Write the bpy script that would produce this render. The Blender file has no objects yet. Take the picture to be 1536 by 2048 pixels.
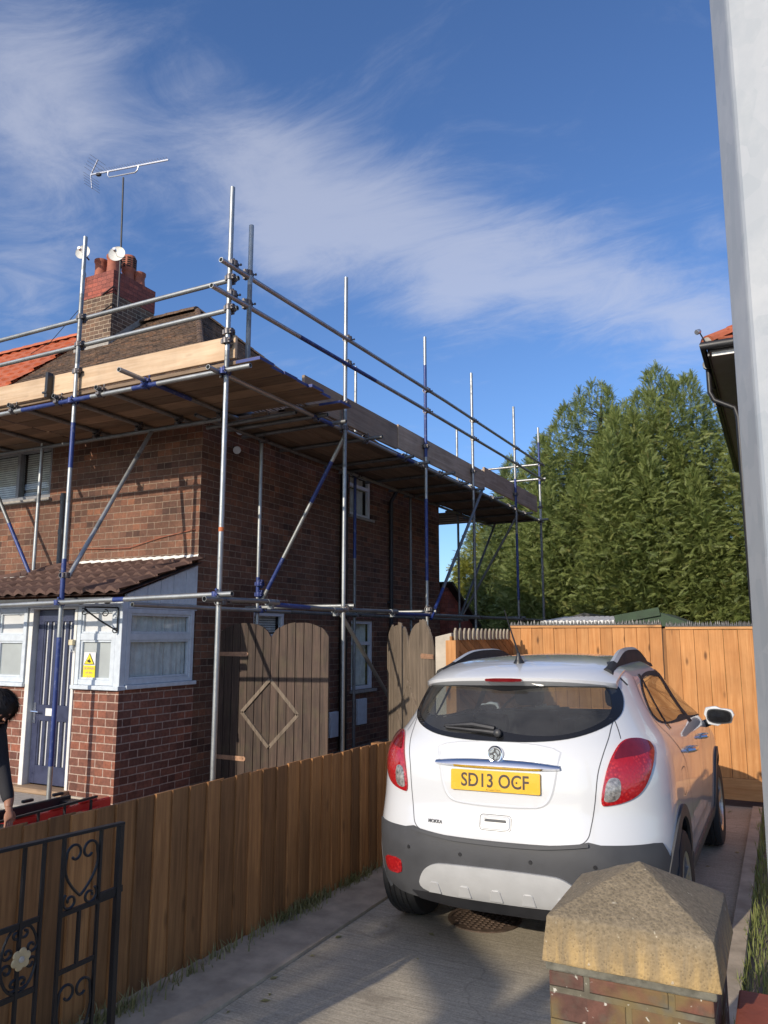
import bpy, bmesh, math, random
import numpy as np
from mathutils import Vector, Matrix
from mathutils.geometry import delaunay_2d_cdt
random.seed(7); rng = np.random.default_rng(7)
S = bpy.context.scene; COL = S.collection; R = math.radians

# ---------------------------------------------------------------- camera, sky, sun, exposure
cam = bpy.data.objects.new('camera', bpy.data.cameras.new('camera')); COL.objects.link(cam)
cam.location = (0, 0, 1.75); cam.rotation_euler = (R(90 + 9.1), 0, R(27.05))
cam.data.sensor_fit = 'VERTICAL'; cam.data.sensor_height = 32; cam.data.lens = 1540 / 2048 * 32
cam.data.clip_start = .05; cam.data.clip_end = 2000
S.camera = cam
SUN_EL = R(22.8); SUN_DIR = Vector((-.235, -1, 0)).normalized() * math.cos(SUN_EL) + Vector((0, 0, math.sin(SUN_EL)))
sl = bpy.data.lights.new('sun', 'SUN'); sl.energy = 3.9; sl.angle = R(.53); sl.color = (1, .90, .76)
so = bpy.data.objects.new('sun', sl); COL.objects.link(so)
so.rotation_euler = SUN_DIR.to_track_quat('Z', 'Y').to_euler(); so.location = (-10, -40, 30)
S.view_settings.view_transform = 'Standard'; S.view_settings.look = 'None'
S.view_settings.exposure = 0; S.view_settings.gamma = 1
W = bpy.data.worlds.new('World'); S.world = W; W.use_nodes = True

class NT:
    """tiny node-tree helper"""
    def __init__(s, tree): s.t = tree; s.n = tree.nodes; s.n.clear()
    def new(s, typ, props=None, **inp):
        n = s.n.new(typ)
        for k, v in (props or {}).items(): setattr(n, k, v)
        for k, v in inp.items(): s.set(n, k, v)
        return n
    def set(s, n, k, v):
        if k.startswith('i') and k[1:].isdigit(): sock = n.inputs[int(k[1:])]
        else: sock = n.inputs[k.replace('_', ' ')]
        if hasattr(v, 'outputs'): v = v.outputs[0]
        if isinstance(v, bpy.types.NodeSocket): s.t.links.new(v, sock)
        elif isinstance(v, tuple) and len(v) == 3 and sock.type == 'RGBA': sock.default_value = (*v, 1)
        else: sock.default_value = v
    def math(s, op, a, b=0., c=None, clamp=False):
        n = s.new('ShaderNodeMath', {'operation': op, 'use_clamp': clamp}, i0=a, i1=b)
        if c is not None: s.set(n, 'i2', c)
        return n
    def vmath(s, op, a, b=(0, 0, 0)):
        return s.new('ShaderNodeVectorMath', {'operation': op}, i0=a, i1=b)
    def mix(s, fac, a, b, blend='MIX'):
        n = s.new('ShaderNodeMix', {'data_type': 'RGBA', 'blend_type': blend})
        s.set(n, 'i0', fac); s.set(n, 'i6', a); s.set(n, 'i7', b)
        return n.outputs[2]
    def ramp(s, fac, stops):
        n = s.new('ShaderNodeValToRGB', None, Fac=fac); e = n.color_ramp.elements
        while len(e) < len(stops): e.new(.5)
        for el, (p, c) in zip(e, stops):
            el.position = p; el.color = (c, c, c, 1) if not isinstance(c, tuple) else (*c, 1)
        return n.outputs[0]
    def mrange(s, v, a, b, c=0., d=1., smooth=False):
        n = s.new('ShaderNodeMapRange', {'interpolation_type': 'SMOOTHSTEP' if smooth else 'LINEAR'}, i0=v, i1=a, i2=b, i3=c, i4=d)
        return n.outputs[0]
    def noise(s, vec, scale, detail=4., rough=.55, dist=0.):
        n = s.new('ShaderNodeTexNoise', None, Vector=vec, Scale=scale, Detail=detail, Roughness=rough, Distortion=dist)
        return n.outputs[0]
    def scale(s, vec, sc):
        return s.new('ShaderNodeMapping', None, Vector=vec, Scale=sc)

def world():
    k = NT(W.node_tree)
    sky = k.new('ShaderNodeTexSky', {'sky_type': 'NISHITA', 'sun_disc': False, 'sun_elevation': SUN_EL,
        'sun_rotation': math.atan2(SUN_DIR.x, SUN_DIR.y), 'air_density': 1.0, 'dust_density': .35, 'ozone_density': 2.5, 'altitude': 100.})
    d = k.new('ShaderNodeTexCoord').outputs['Generated']
    sx = k.new('ShaderNodeSeparateXYZ', None, i0=d)
    h = k.math('ADD', k.math('MAXIMUM', sx.outputs[2], 0.), .12)
    p = k.new('ShaderNodeCombineXYZ', None, i0=k.math('DIVIDE', sx.outputs[0], h), i1=k.math('DIVIDE', sx.outputs[1], h), i2=0.)
    warp = k.new('ShaderNodeTexNoise', None, Vector=p, Scale=.9, Detail=3.)
    pw = k.vmath('ADD', p, k.vmath('SCALE', k.vmath('SUBTRACT', warp.outputs[1], (.5, .5, .5)).outputs[0]).outputs[0])
    pw.inputs[1].links[0].from_node.inputs[3].default_value = .5
    rot = k.new('ShaderNodeMapping', None, Vector=pw, Rotation=(0, 0, R(32)), Scale=(1.0, 1.75, 1))
    fine = k.noise(rot, 3.3, 12., .68, .6)
    big = k.noise(rot, .55, 3., .5)
    rip = k.noise(k.new('ShaderNodeMapping', None, Vector=pw, Rotation=(0, 0, R(-20)), Scale=(1.2, 7, 1)), 3.2, 4., .6, .3)
    mask = None
    for (dx, dy, dz, r, a) in BLOBS:
        dist = k.vmath('DISTANCE', d, (dx, dy, dz)).outputs[1]
        g = k.math('MULTIPLY', k.mrange(dist, 0., r, 1., 0., True), a)
        mask = g if mask is None else k.math('ADD', mask, g)
    base = k.math('ADD', k.math('MULTIPLY', fine, .74), k.math('ADD', k.math('MULTIPLY', big, .22), k.math('MULTIPLY', rip, .14)))
    dens = k.math('MULTIPLY', k.mrange(k.math('ADD', base, k.math('MULTIPLY', mask, .34)), .56, 1.08, 0., 1., True), 1., clamp=True)
    skyc = k.mix(1., sky, SKYTINT, 'MULTIPLY')
    c = k.mix(k.math('MULTIPLY', dens, .54), skyc, (5.6, 5.8, 6.7))
    # warm glow added around the sun to lift and warm the fill in shade
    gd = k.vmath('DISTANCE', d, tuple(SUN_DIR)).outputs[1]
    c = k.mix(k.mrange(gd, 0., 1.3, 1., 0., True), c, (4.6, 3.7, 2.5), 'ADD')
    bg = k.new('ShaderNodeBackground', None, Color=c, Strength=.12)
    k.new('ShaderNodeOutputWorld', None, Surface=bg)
SKYTINT = (.83, 1.05, 1.40)
BLOBS = [(-0.661,0.465,0.589,0.16,.62),(-0.658,0.509,0.554,0.14,0.55),(-0.703,0.505,0.501,0.15,0.35),(-0.619,0.572,0.539,0.12,0.3),(-0.547,0.640,0.539,0.13,0.6),(-0.495,0.697,0.518,0.13,.85),(-0.429,0.750,0.502,0.14,1),(-0.354,0.804,0.477,0.14,1),
         (-0.275,0.851,0.448,0.13,0.95),(-0.193,0.887,0.419,0.12,0.9),(-0.112,0.915,0.388,0.12,0.85),(-0.049,0.931,0.363,0.1,0.8),(-0.733,0.550,0.399,0.16,0.6),(-0.515,0.728,0.454,0.1,0.5),(-0.340,0.847,0.408,0.09,0.6),(-0.035,0.891,0.453,0.04,0.5),(-.3,-.85,.42,.75,1.3)]  # last blob: unseen cloud behind the camera, added for neutral fill light
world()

# ---------------------------------------------------------------- materials
def bsdf(name, color=None, rough=.6, metal=0., **kw):
    m = bpy.data.materials.new(name); m.use_nodes = True
    k = NT(m.node_tree)
    b = k.new('ShaderNodeBsdfPrincipled', None, Roughness=rough, Metallic=metal)
    if color is not None: k.set(b, 'Base_Color', color)
    for a, v in kw.items(): k.set(b, a, v)
    k.new('ShaderNodeOutputMaterial', None, Surface=b)
    return m, k, b
def coord(k, which='Object'): return k.new('ShaderNodeTexCoord').outputs[which]
def bump(k, b, h, strength=.3, dist=.01):
    n = k.new('ShaderNodeBump', None, Strength=strength, Distance=dist, Height=h)
    k.set(b, 'Normal', n); return n
def plain(name, color, rough=.6, metal=0., var=.25, vs=8., bmp=.12, bscale=60., **kw):
    """a plain paint / plastic / metal with uneven tone and fine surface relief"""
    m, k, b = bsdf(name, None, rough, metal, **kw)
    c = coord(k); n = k.noise(c, vs, 5., .6)
    f = k.mrange(n, .3, .7, 1 - var, 1 + var * .6)
    mx = k.new('ShaderNodeVectorMath', {'operation': 'SCALE'}, i0=color); k.set(mx, 'i3', f)
    k.set(b, 'Base_Color', mx)
    if metal < .5: k.set(b, 'Roughness', k.mrange(n, .3, .7, max(.03, rough - .08), min(1, rough + .08)))
    if bmp: bump(k, b, k.noise(c, bscale, 4.), bmp, .004)
    return m
def bricks(name, c1, c2, mortar, course=.0825, length=.235, msize=.011, rough=.85, dirt=.35, off=.5, blotch=None):
    m, k, b = bsdf(name, None, rough)
    c = coord(k); s = k.new('ShaderNodeSeparateXYZ', None, i0=c)
    wob = k.noise(c, 5., 2.)
    v = k.new('ShaderNodeCombineXYZ', None, i0=k.math('ADD', k.math('ADD', s.outputs[0], s.outputs[1]), k.math('MULTIPLY', wob, .012)),
              i1=k.math('ADD', s.outputs[2], k.math('MULTIPLY', wob, .010)), i2=0.)
    t = k.new('ShaderNodeTexBrick', {'offset': off, 'squash': 1.}, Vector=v, Color1=c1, Color2=c2, Mortar=mortar,
              Scale=1., Mortar_Size=msize * .5, Mortar_Smooth=.35, Bias=-.1, Brick_Width=length, Row_Height=course)
    n1 = k.noise(c, 26., 5., .65); n2 = k.noise(c, 1.3, 4., .6)
    sv = k.new('ShaderNodeSeparateXYZ', None, i0=v); row = k.math('FLOOR', k.math('DIVIDE', sv.outputs[1], course))
    uu = k.math('ADD', k.math('DIVIDE', sv.outputs[0], length), k.math('MULTIPLY', k.math('MODULO', row, 2.), -off))
    wn = k.new('ShaderNodeTexWhiteNoise', {'noise_dimensions': '2D'}, Vector=k.new('ShaderNodeCombineXYZ', None, i0=k.math('FLOOR', uu), i1=row, i2=0.)).outputs[0]
    tone = k.ramp(wn, [(0., (.42, .42, .46)), (.14, (.78, .74, .72)), (.6, (1.0, 1., 1.)), (.86, (1.2, 1.08, 1.0)), (1., (1.45, 1.2, 1.0))])
    brk = k.mix(k.math('MULTIPLY', k.math('SUBTRACT', 1., t.outputs[1]), .85), t.outputs[0], k.mix(1., t.outputs[0], tone, 'MULTIPLY'))
    col = k.mix(.75, brk, k.ramp(n1, [(.25, .45), (.75, 1.35)]), 'MULTIPLY')
    col = k.mix(dirt, col, k.ramp(n2, [(.3, (.45, .42, .42)), (.7, (1.25, 1.15, 1.1))]), 'MULTIPLY')
    if blotch:
        for (sc, lo, hi, bc, am) in blotch:
            f = k.math('MULTIPLY', k.mrange(k.noise(c, sc, 3., .5), lo, hi, 0., 1., True), am)
            col = k.mix(f, col, bc)
    k.set(b, 'Base_Color', col)
    hgt = k.math('ADD', k.math('MULTIPLY', t.outputs[1], -1.), k.math('MULTIPLY', n1, .55))
    bump(k, b, hgt, .8, .006)
    return m
def wood(name, dark, light, axis='Z', rough=.75, grain=1., knots=.5, var=.35, green=0.):
    """sawn timber: grain drawn along its length, a tone of its own for every board (face attribute bid)"""
    m, k, b = bsdf(name, None, rough)
    c = coord(k); bid = k.new('ShaderNodeAttribute', {'attribute_name': 'bid'}).outputs[2]
    wn = k.new('ShaderNodeTexWhiteNoise', {'noise_dimensions': '1D'}, W=bid)
    shift = k.vmath('SCALE', wn.outputs[1]); shift.inputs[3].default_value = 9.
    v = k.vmath('ADD', c, shift.outputs[0]).outputs[0]
    st = {'X': (.055, 1, 1), 'Y': (1, .055, 1), 'Z': (1, 1, .055)}[axis]
    sv = k.scale(v, st)
    g1 = k.noise(sv, 60. * grain, 5., .6, 1.2); g2 = k.noise(sv, 14. * grain, 3., .5, 2.5)
    g = k.math('ADD', k.math('MULTIPLY', g1, .45), k.math('MULTIPLY', g2, .6))
    col = k.mix(k.mrange(g, .36, .68), dark, light)
    if knots:
        kv = k.scale(v, tuple(.35 if q < 1 else 1. for q in st))
        vo = k.new('ShaderNodeTexVoronoi', None, Vector=kv, Scale=6.5, Randomness=1.)
        kk = k.math('MULTIPLY', k.mrange(vo.outputs[0], .04, .16, 1., 0., True), knots)
        col = k.mix(kk, col, tuple(x * .3 for x in dark))
    tone = k.mrange(wn.outputs[0], 0., 1., 1 - var, 1 + var * .7)
    sc = k.new('ShaderNodeVectorMath', {'operation': 'SCALE'}, i0=col); k.set(sc, 'i3', tone); col = sc.outputs[0]
    stain = k.noise(c, 2.2, 5., .6)
    col = k.mix(.5, col, k.ramp(stain, [(.3, .6), (.7, 1.2)]), 'MULTIPLY')
    if green: col = k.mix(k.math('MULTIPLY', k.mrange(k.noise(c, 6., 4.), .5, .75), green), col, (.12, .13, .05))
    k.set(b, 'Base_Color', col); bump(k, b, g, .35, .006)
    return m
def glassy(name, tint=(.8, .85, .85), trans=.75, rough=.02, dust=.0):
    m = bpy.data.materials.new(name); m.use_nodes = True; k = NT(m.node_tree)
    fr = k.new('ShaderNodeFresnel', None, IOR=1.5)
    tr = k.new('ShaderNodeBsdfTransparent', None, Color=tuple(x * trans for x in tint))
    gl = k.new('ShaderNodeBsdfGlossy', None, Roughness=rough, Color=(.9, .9, .9))
    front = k.math('SUBTRACT', 1., k.new('ShaderNodeNewGeometry').outputs['Backfacing'])
    f = k.math('MULTIPLY', k.math('ADD', k.math('MULTIPLY', fr, .95), .01, clamp=True), front)
    mx = k.new('ShaderNodeMixShader', None, i0=f, i1=tr, i2=gl)
    if dust:
        n = k.noise(k.new('ShaderNodeTexCoord').outputs['Object'], 5., 6., .7)
        mx = k.new('ShaderNodeMixShader', None, i0=k.math('MULTIPLY', k.mrange(n, .3, .7, dust * .6, dust * 1.4), front), i1=mx, i2=k.new('ShaderNodeBsdfDiffuse', None, Color=(.7, .68, .64)))
    k.new('ShaderNodeOutputMaterial', None, Surface=mx); return m
def metal_tube(name, col, rough, metal, spot, sc=22.):
    m, k, b = bsdf(name, None, rough, metal)
    c = coord(k, 'Object'); n = k.noise(c, sc, 6., .65); n2 = k.noise(c, 3., 3.)
    cc = k.mix(k.mrange(n, .55, .70, 0., .75), col, spot)
    cc = k.mix(.6, cc, k.ramp(n2, [(.3, .65), (.7, 1.15)]), 'MULTIPLY')
    k.set(b, 'Base_Color', cc); k.set(b, 'Roughness', k.mrange(n, .3, .7, rough - .08, rough + .15))
    bump(k, b, n, .15, .003); return m
M = {}
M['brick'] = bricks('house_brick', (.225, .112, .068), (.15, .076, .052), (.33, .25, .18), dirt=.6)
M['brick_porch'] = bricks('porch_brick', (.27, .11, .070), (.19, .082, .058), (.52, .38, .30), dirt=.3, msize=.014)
M['brick_stack'] = bricks('stack_brick', (.20, .13, .085), (.12, .075, .055), (.50, .40, .28), msize=.014, dirt=.3)
M['brick_red'] = bricks('red_painted_brick', (.36, .115, .085), (.30, .09, .065), (.22, .07, .055), dirt=.3)
M['brick_nb'] = bricks('neighbour_brick', (.32, .12, .08), (.24, .08, .06), (.34, .26, .2))
M['brick_pillar'] = bricks('pillar_brick', (.165, .078, .056), (.105, .055, .044), (.17, .155, .11), length=.235, course=.09, msize=.022,
    blotch=[(6., .42, .60, (.19, .135, .05), .85), (15., .55, .7, (.10, .085, .06), .6), (34., .65, .70, (.62, .59, .5), .9), (9., .60, .72, (.12, .12, .1), .6)])
M['galv'] = metal_tube('galvanised_tube', (.42, .43, .42), .42, .75, (.30, .31, .30))
M['galv_old'] = metal_tube('weathered_tube', (.25, .26, .26), .5, .7, (.12, .10, .08))
M['blue'] = metal_tube('blue_paint', (.030, .055, .21), .42, .1, (.22, .25, .34), 14.)
M['orange_band'] = plain('orange_tape', (.62, .17, .05), .6)
M['coupler'] = metal_tube('coupler_steel', (.16, .15, .15), .5, .8, (.16, .07, .03))
M['coupler_blue'] = metal_tube('coupler_blue', (.04, .06, .20), .5, .3, (.12, .11, .14))
M['board'] = wood('scaffold_board', (.20, .13, .078), (.33, .225, .14), 'X', knots=.35)
M['board_y'] = wood('scaffold_board_side', (.17, .115, .075), (.28, .20, .135), 'Y', knots=.35)
M['toe'] = wood('fresh_board', (.60, .40, .235), (.76, .56, .37), 'X', knots=.22, var=.15, grain=.6)
M['toe_old'] = wood('weathered_board', (.30, .21, .14), (.46, .35, .25), 'Y', knots=.3, grain=.7)
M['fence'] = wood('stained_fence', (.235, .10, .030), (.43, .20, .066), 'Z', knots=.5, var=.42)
M['fence_orange'] = wood('new_fence', (.44, .175, .046), (.61, .295, .105), 'Z', knots=.95, var=.16, grain=.7)
M['fence_orange_h'] = wood('new_fence_rail', (.50, .22, .07), (.66, .34, .13), 'X', knots=.5, var=.1)
M['gate_wood'] = wood('old_gate', (.036, .023, .017), (.105, .066, .047), 'Z', knots=.3, var=.3, green=.15)
M['gate_grey'] = wood('grey_gate', (.105, .08, .056), (.24, .185, .135), 'Z', knots=.3, var=.2)
M['picket'] = wood('picket_top', (.26, .22, .16), (.42, .36, .27), 'Z', knots=0, var=.2)
M['paint_blue'] = plain('pale_blue_gloss', (.63, .68, .72), .42, var=.12, vs=14., bmp=.25, bscale=35.)
M['navy'] = plain('navy_door_paint', (.045, .052, .10), .35, var=.25)
M['upvc'] = plain('grey_frame', (.26, .26, .27), .4)
M['upvc_white'] = plain('white_frame', (.74, .75, .77), .35, var=.06)
M['white'] = plain('white_gloss', (.80, .79, .76), .4, var=.10)
M['black_iron'] = plain('black_iron', (.016, .016, .018), .42, .2, bmp=.35, bscale=90.)
M['black'] = plain('black_plastic', (.022, .022, .024), .42)
M['dark_pipe'] = plain('dark_pipe', (.035, .036, .042), .5)
M['gutter'] = plain('grey_gutter', (.10, .105, .105), .45)
M['glass'] = glassy('window_glass', (.96, .98, .98), .97, .02, .02)
M['frost'] = plain('frosted_glass', (.42, .45, .44), .14, var=.12, vs=3., bmp=.05)
M['frost_light'] = plain('obscured_glass', (.66, .66, .65), .25, var=.10, vs=4., bmp=.1)
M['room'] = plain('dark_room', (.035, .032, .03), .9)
M['tile_brown'] = bricks('brown_tiles', (.205, .135, .085), (.135, .092, .064), (.05, .04, .03), course=.088, length=.17, msize=.008, dirt=.45, blotch=[(30., .66, .72, (.36, .30, .2), .5)])
M['tile_porch'] = plain('porch_tiles', (.15, .086, .066), .75, var=.4, vs=5., bmp=.4, bscale=70.)
M['tile_orange'] = plain('orange_tiles', (.52, .145, .065), .7, var=.3, vs=3., bmp=.3, bscale=50.)
M['pot'] = plain('terracotta', (.40, .13, .075), .75, var=.3)
M['mortar'] = plain('cement', (.38, .35, .31), .9, var=.3, vs=20., bmp=.6, bscale=40.)
M['lead'] = plain('white_flashing', (.78, .76, .70), .6, var=.12, bmp=.4, bscale=30.)
M['concrete'] = plain('concrete_post', (.52, .46, .37), .9, var=.2, vs=6., bmp=.5, bscale=70.)
M['strap'] = plain('galv_hinge', (.50, .29, .18), .5, .25, var=.3, vs=20.)
M['yellow'] = plain('sign_yellow', (.82, .70, .03), .4, var=.05)
M['cream'] = plain('cream_plastic', (.72, .62, .40), .4)
M['red_plastic'] = plain('red_plastic', (.75, .04, .032), .35, var=.1)
M['coping'] = plain('red_coping', (.33, .085, .045), .6, var=.25, vs=6., bmp=.4, bscale=60.)
M['skin'] = plain('skin', (.36, .17, .10), .55, var=.12, Subsurface_Weight=.1)
M['hair'] = plain('dark_hair', (.016, .013, .012), .55, bmp=.8, bscale=160.)
M['cloth_black'] = plain('black_cloth', (.028, .027, .03), .9, bmp=.5, bscale=120.)
M['shed_green'] = plain('shed_felt', (.055, .085, .05), .9)
M['trunk'] = plain('bark', (.09, .065, .045), .9, bmp=.8, bscale=25.)
M['soil'] = plain('soil', (.20, .155, .115), .95, var=.4, vs=4., bmp=.8, bscale=30.)
M['paint'] = bsdf('white_car_paint', (.655, .66, .66), .28, 0., Coat_Weight=1., Coat_Roughness=.03)[0]
M['car_grey'] = plain('grey_bumper_plastic', (.062, .063, .067), .55, var=.12, bmp=.2, bscale=400.)
M['silver'] = plain('silver_plastic', (.48, .48, .47), .35, .15, var=.06)
M['chrome'] = bsdf('chrome', (.85, .86, .88), .16, 1.)[0]
def lens():
    m, k, b = bsdf('red_lens', None, .12, 0., Coat_Weight=1., Coat_Roughness=.02)
    c = coord(k); v = k.new('ShaderNodeTexVoronoi', None, Vector=c, Scale=62.); n = k.noise(c, 9., 3.)
    col = k.mix(k.mrange(v.outputs[0], .15, .6), (.62, .035, .03), (.30, .008, .012)); col = k.mix(k.mrange(n, .4, .6), col, (.40, .010, .014))
    k.set(b, 'Base_Color', col); bump(k, b, v.outputs[0], .35, .004); return m
M['lens_red'] = lens()
M['lens_deep'] = plain('dark_red_lens', (.16, .008, .012), .10, var=.2, vs=20., bmp=.0, Coat_Weight=1., Coat_Roughness=.02)
M['lens_clear'] = plain('clear_lens', (.38, .35, .32), .15, .3, var=.8, vs=45., bmp=.5, bscale=60., Coat_Weight=1.)
M['plate'] = plain('yellow_plate', (.80, .46, .03), .3, var=.04)
M['plate_ink'] = plain('plate_ink', (.05, .03, .02), .4)
M['car_glass'] = glassy('tinted_car_glass', (.56, .62, .62), .68, .01, .045)
M['side_glass'] = glassy('side_glass', (.70, .74, .73), .80, .01, .02)
M['frit'] = plain('black_frit', (.012, .012, .013), .10, var=.05, bmp=0)
M['rubber'] = plain('tyre_rubber', (.022, .022, .023), .75, bmp=.3)
M['alloy'] = plain('alloy', (.55, .55, .56), .3, .85, var=.08)
M['seat'] = plain('seat_cloth', (.03, .03, .033), .9)
M['dish'] = plain('dish_white', (.80, .77, .68), .45, var=.05)
M['alu'] = plain('aerial_alu', (.62, .63, .65), .35, .8, var=.1)
M['rust_iron'] = plain('drain_iron', (.16, .11, .08), .7, .4, var=.4, vs=20., bmp=.5, bscale=80.)

def concrete_drive():
    m, k, b = bsdf('brushed_concrete', None, .85)
    c = coord(k)
    br = k.noise(k.new('ShaderNodeMapping', None, Vector=c, Scale=(1.2, 26, 1), Rotation=(0, 0, R(4))), 3., 6., .6, .4)
    fine = k.noise(c, 90., 6., .7); big = k.noise(c, 1.1, 5., .6)
    col = k.mix(k.mrange(br, .3, .7), (.37, .315, .23), (.56, .485, .36))
    col = k.mix(.6, col, k.ramp(big, [(.3, .6), (.7, 1.2)]), 'MULTIPLY')
    col = k.mix(.6, col, k.ramp(fine, [(.3, .5), (.7, 1.4)]), 'MULTIPLY')
    oil = k.noise(c, 2.3, 5., .6, .5); col = k.mix(k.math('MULTIPLY', k.mrange(oil, .56, .70, 0., 1., True), .55), col, (.2, .165, .12))
    cr = k.new('ShaderNodeTexVoronoi', {'feature': 'DISTANCE_TO_EDGE'}, Vector=k.vmath('ADD', c, k.vmath('SCALE', k.new('ShaderNodeTexNoise', None, Vector=c, Scale=2.5, Detail=5.).outputs[1]).outputs[0]), Scale=.55).outputs[0]
    cr.node.inputs[0].links[0].from_node.inputs[1].links[0].from_node.inputs[3].default_value = .35
    col = k.mix(k.mrange(cr, .001, .004, .22, 0.), col, (.06, .05, .04))
    sp = k.new('ShaderNodeTexVoronoi', None, Vector=c, Scale=55.).outputs[0]
    col = k.mix(k.mrange(sp, .05, .16, .8, 0.), col, (.55, .5, .4))
    k.set(b, 'Base_Color', col); bump(k, b, k.math('ADD', br, k.math('MULTIPLY', fine, .5)), .5, .006); return m
M['drive'] = concrete_drive()
M['kerb'] = plain('kerb_concrete', (.46, .375, .27), .9, var=.35, vs=5., bmp=.7, bscale=60.)
M['paving'] = plain('paving', (.22, .20, .18), .9, var=.3, vs=3., bmp=.5, bscale=40.)
M['asphalt'] = plain('asphalt', (.05, .05, .052), .9, var=.3, vs=3., bmp=.6, bscale=80.)
def cap_stone():
    m, k, b = bsdf('weathered_cap_stone', None, .92)
    c = coord(k, 'Object'); s = k.new('ShaderNodeSeparateXYZ', None, i0=c)
    ag = k.new('ShaderNodeTexVoronoi', None, Vector=c, Scale=105., Randomness=1.)
    fine = k.noise(c, 70., 6., .7); big = k.noise(c, 7., 5., .6)
    streak = k.noise(k.scale(c, (1, 1, .12)), 22., 5., .6, .6)
    stone = k.mix(k.mrange(fine, .3, .7), (.16, .125, .078), (.33, .26, .165))
    wash = k.mix(k.mrange(streak, .35, .62), (.56, .375, .155), (.29, .215, .12))
    low = k.mrange(k.math('ADD', s.outputs[2], k.math('MULTIPLY', big, .10)), .86, .97)
    col = k.mix(low, wash, stone)
    col = k.mix(k.mrange(ag.outputs[0], .0, .35, .55, 0.), col, (.06, .05, .035))
    col = k.mix(k.math('MULTIPLY', k.mrange(k.noise(c, 38., 2.), .70, .74), .6), col, (.62, .55, .42))
    col = k.mix(.5, col, k.ramp(big, [(.3, .65), (.7, 1.25)]), 'MULTIPLY')
    k.set(b, 'Base_Color', col)
    bump(k, b, k.math('ADD', fine, k.math('MULTIPLY', ag.outputs[0], .8)), .55, .006); return m
M['cap'] = cap_stone()
def lamp_metal():
    m, k, b = bsdf('galvanised_column', None, .5, .35)
    c = coord(k); v = k.new('ShaderNodeTexVoronoi', None, Vector=k.scale(c, (1, 1, .6)), Scale=38.)
    n = k.noise(c, 7., 6., .65)
    col = k.mix(k.new('ShaderNodeSeparateXYZ', None, i0=v.outputs[1]).outputs[0], (.42, .445, .455), (.48, .495, .50))
    col = k.mix(k.mrange(n, .5, .75, 0., .6), col, (.60, .60, .58))
    k.set(b, 'Base_Color', col); bump(k, b, n, .15, .004); return m
M['lamp'] = lamp_metal()
def leafmat(name, c1, c2, dead=(.26, .22, .07), tr=.35):
    m = bpy.data.materials.new(name); m.use_nodes = True; k = NT(m.node_tree)
    a = k.new('ShaderNodeAttribute', {'attribute_name': 'bid'}).outputs[2]
    w = k.new('ShaderNodeTexWhiteNoise', {'noise_dimensions': '1D'}, W=a).outputs[0]
    n = k.noise(coord(k), .8, 4.)
    f = k.math('ADD', k.math('MULTIPLY', w, .6), k.math('MULTIPLY', k.mrange(n, .3, .7), .4))
    col = k.mix(f, c1, c2); col = k.mix(k.mrange(w, .94, .99, 0., .7), col, dead)
    d = k.new('ShaderNodeBsdfPrincipled', None, Base_Color=col, Roughness=.55)
    t = k.new('ShaderNodeBsdfTranslucent', None, Color=col)
    k.new('ShaderNodeOutputMaterial', None, Surface=k.new('ShaderNodeMixShader', None, i0=tr, i1=d, i2=t)); return m
M['conifer'] = leafmat('conifer_leaf', (.10, .15, .038), (.34, .385, .115))
M['conifer2'] = leafmat('conifer_leaf_blue', (.11, .16, .06), (.31, .37, .14))
M['golden'] = leafmat('golden_conifer_leaf', (.20, .22, .04), (.46, .46, .10))
M['weed'] = leafmat('weed_leaf', (.16, .18, .05), (.42, .37, .18), (.5, .42, .24))
M['grass'] = leafmat('grass_blade', (.13, .18, .04), (.38, .40, .14), (.5, .42, .22))

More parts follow.
